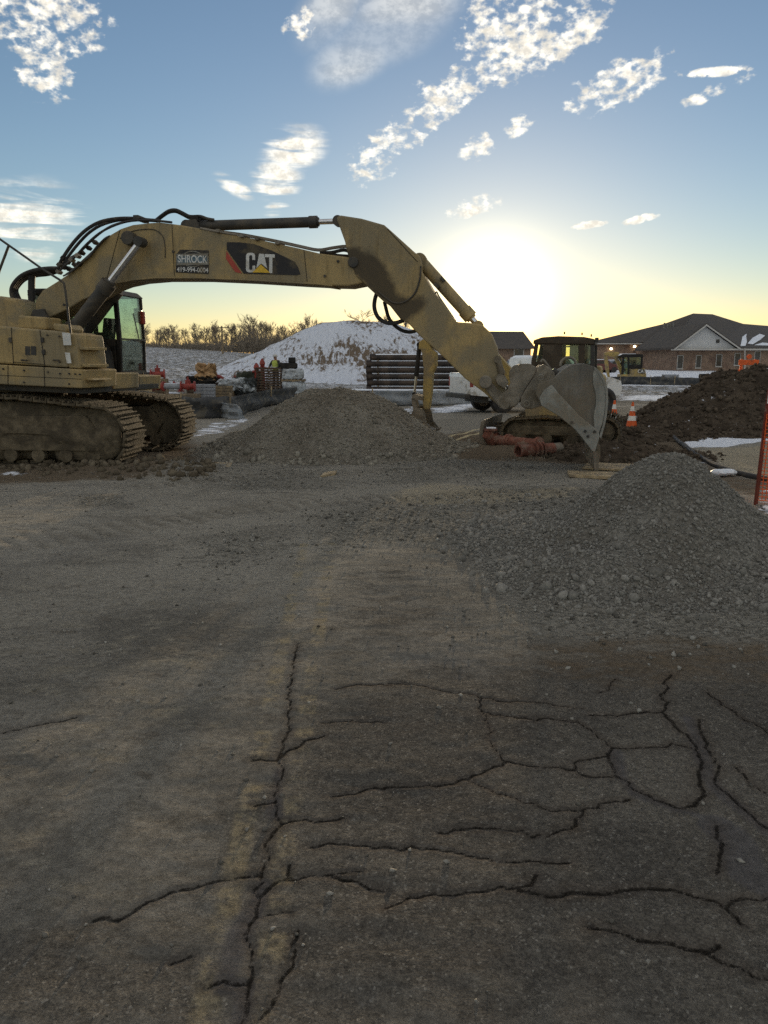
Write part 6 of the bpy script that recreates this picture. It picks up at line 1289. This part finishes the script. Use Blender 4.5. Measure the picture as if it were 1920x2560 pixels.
# ------------------------------------------------------------------ winter trees
def tree_mesh(seed, H, spread, depth=5, lean=0.):
    rn = random.Random(seed); trunk = MB(); crown = MB()
    def grow_(p, d, L, r, lvl, mb):
        n = 3; pts = [p]; q = p.copy(); dd = d.copy()
        for i in range(n):
            dd = (dd+Vector((rn.gauss(0, .10), rn.gauss(0, .10), rn.gauss(.04, .06)))).normalized(); q = q+dd*L/n; pts.append(q.copy())
        mb.tube(pts, [r*(1-.22*i) for i in range(n+1)], 6 if lvl == 0 else 3, lvl == 0)
        if lvl >= depth: return
        kids = (9, 6, 5, 4, 3)[lvl]
        for k in range(kids):
            s = rn.uniform(.25, 1.) if lvl else rn.uniform(.12, 1.); i = min(n-1, int(s*n)); b = pts[i].lerp(pts[i+1], s*n-i if i < n else 1)
            ax = Vector((rn.gauss(0, 1), rn.gauss(0, 1), rn.gauss(0, .4))).normalized(); nd = (dd*rn.uniform(.7, 1.2)+ax*spread*rn.uniform(.6, 1.1)+Vector((0, 0, .32))).normalized()
            grow_(b, nd, L*rn.uniform(.42, .62), max(r*.45, .020), lvl+1, crown)
    grow_(Vector((0, 0, -.2)), Vector((lean, 0, 1)).normalized(), H*.62, H*.015, 0, trunk)
    out = []
    for nm, mb in (('trunk', trunk), ('crown', crown)):
        me = bpy.data.meshes.new(nm); me.from_pydata(mb.v, [], mb.f); me.update(); me.materials.append(BARK); out.append(me)
    return out
TM = [tree_mesh(11, 10, .75, 4), tree_mesh(23, 10, .6, 4), tree_mesh(37, 10, .9, 4), tree_mesh(41, 10, .5, 4)]
def tree(px, ytop, Y, k, label, wide=1.):
    c = P(px, 880, Y); z = th(c.x, c.y); H = P(px, ytop, Y).z-z; t = thing('bare_tree', label, 'tree', (c.x, c.y, z), random.uniform(0, 6), 'leafless trees along the far field edge'); s = H/10/.98
    mz = max(v.co.z for v in TM[k][1].vertices); s = H/mz
    for me, nm in zip(TM[k], ('trunk', 'crown')): o = link(bpy.data.objects.new(nm, me), t); o.scale = (s*wide, s*wide, s)
tl = [(368, 826, 'first'), (395, 828, 'second'), (418, 822, 'third'), (447, 830, 'fourth'), (470, 826, 'fifth'), (500, 812, 'sixth'), (524, 806, 'seventh'), (545, 815, 'eighth'), (575, 814, 'ninth'), (603, 812, 'tenth'), (630, 790, 'eleventh'), (648, 792, 'twelfth'), (680, 812, 'thirteenth'), (705, 818, 'fourteenth'), (735, 810, 'fifteenth'), (765, 788, 'sixteenth')]
for i, (px, yt, nm) in enumerate(tl): tree(px, yt-8, 150+(i*37 % 23), i % 4, f'leafless tree on the far field edge, {nm} from the excavator mirror', 1.25+.25*(i % 3))
for i, nm in enumerate(('first', 'second', 'third', 'fourth', 'fifth', 'sixth', 'seventh', 'eighth', 'ninth', 'tenth', 'eleventh', 'twelfth', 'thirteenth', 'fourteenth')):
    tree(356+i*31+(i*13 % 9), 806+(i*29 % 17)-(8 if i > 7 else 0), 178+(i*31 % 17), (i+2) % 4, f'faint leafless tree in the hazy back row, {nm} from the left', 1.5+.3*(i % 2))
tree(788, 792, 165, 1, 'leafless tree rising from the left shoulder of the snowy mound', 1.2); tree(897, 768, 130, 2, 'tall leafless tree standing alone above the top of the snowy mound', 2.3); tree(868, 800, 135, 0, 'small leafless tree left of the lone tall one on the mound', 1.2)
tree(985, 782, 130, 1, 'leafless tree behind the hanging hose loops', 1.2); tree(1022, 772, 128, 3, 'leafless tree right of the hose loops, against the stick', 1.3); tree(960, 795, 134, 0, 'small leafless tree between the mound and the hose loops', 1.1)
def thicket():
    N = 2600; b = MB(); rn = random.Random(5); V = []; Fc = []
    px = np.array([rn.uniform(340, 800) if rn.random() < .8 else rn.uniform(800, 1110) for _ in range(N)])
    for x in px:
        Y = rn.uniform(132, 172); c = P(x, 880, Y); z = th(c.x, c.y); dens = .4+.6*min(1, max(0, (x-420)/200)); h = rn.uniform(1.4, 4.4)*dens*(1.25 if 600 < x < 800 else .8)
        for k in range(7):
            a = rn.uniform(0, 2*pi); q = Vector((c.x+rn.uniform(-.4, .4), c.y+rn.uniform(-.4, .4), z+rn.uniform(0, h*.4))); d = Vector((cos(a)*.45, sin(a)*.45, 1)).normalized()*h*rn.uniform(.35, .75); w = rn.uniform(.018, .05)
            i = len(V); e = Vector((-sin(a), cos(a), 0))*w; V += [q-e, q+e, q+d+Vector((w*.3, 0, 0))]; Fc.append((i, i+1, i+2))
            i = len(V); m_ = q+d*.5; d2 = Vector((rn.gauss(0, .5), rn.gauss(0, .5), .6))*h*.25; V += [m_-e*.6, m_+e*.6, m_+d2]; Fc.append((i, i+1, i+2))
    me = bpy.data.meshes.new('thicket'); me.from_pydata([tuple(v) for v in V], [], Fc); me.update(); me.materials.append(BARK); tag(link(bpy.data.objects.new('thicket', me)), 'tangled brown winter brush along the far field edge', 'brush', kind='stuff')
thicket()
def pole(px, yt, yb, Y, label):
    c = P(px, yb, Y); z = th(c.x, c.y); t = thing('utility_pole', label, 'pole', (c.x, c.y, z)); h = P(px, yt, Y).z-z; MB().tube([(0, 0, -.2), (0, 0, h)], [.16, .11], 8).build('shaft', WOOD, t, True); MB().box((0, 0, h-.25), (2.4, .12, .14)).build('crossarm', WOOD, t); [MB().tube([(x_, 0, h-.18), (x_, 0, h+.04)], .06, 6).build('insulator', CHAR, t) for x_ in (-1., -.5, .5, 1.)]
pole(557, 815, 885, 118, 'utility pole with a crossarm at the edge of the snowy field')
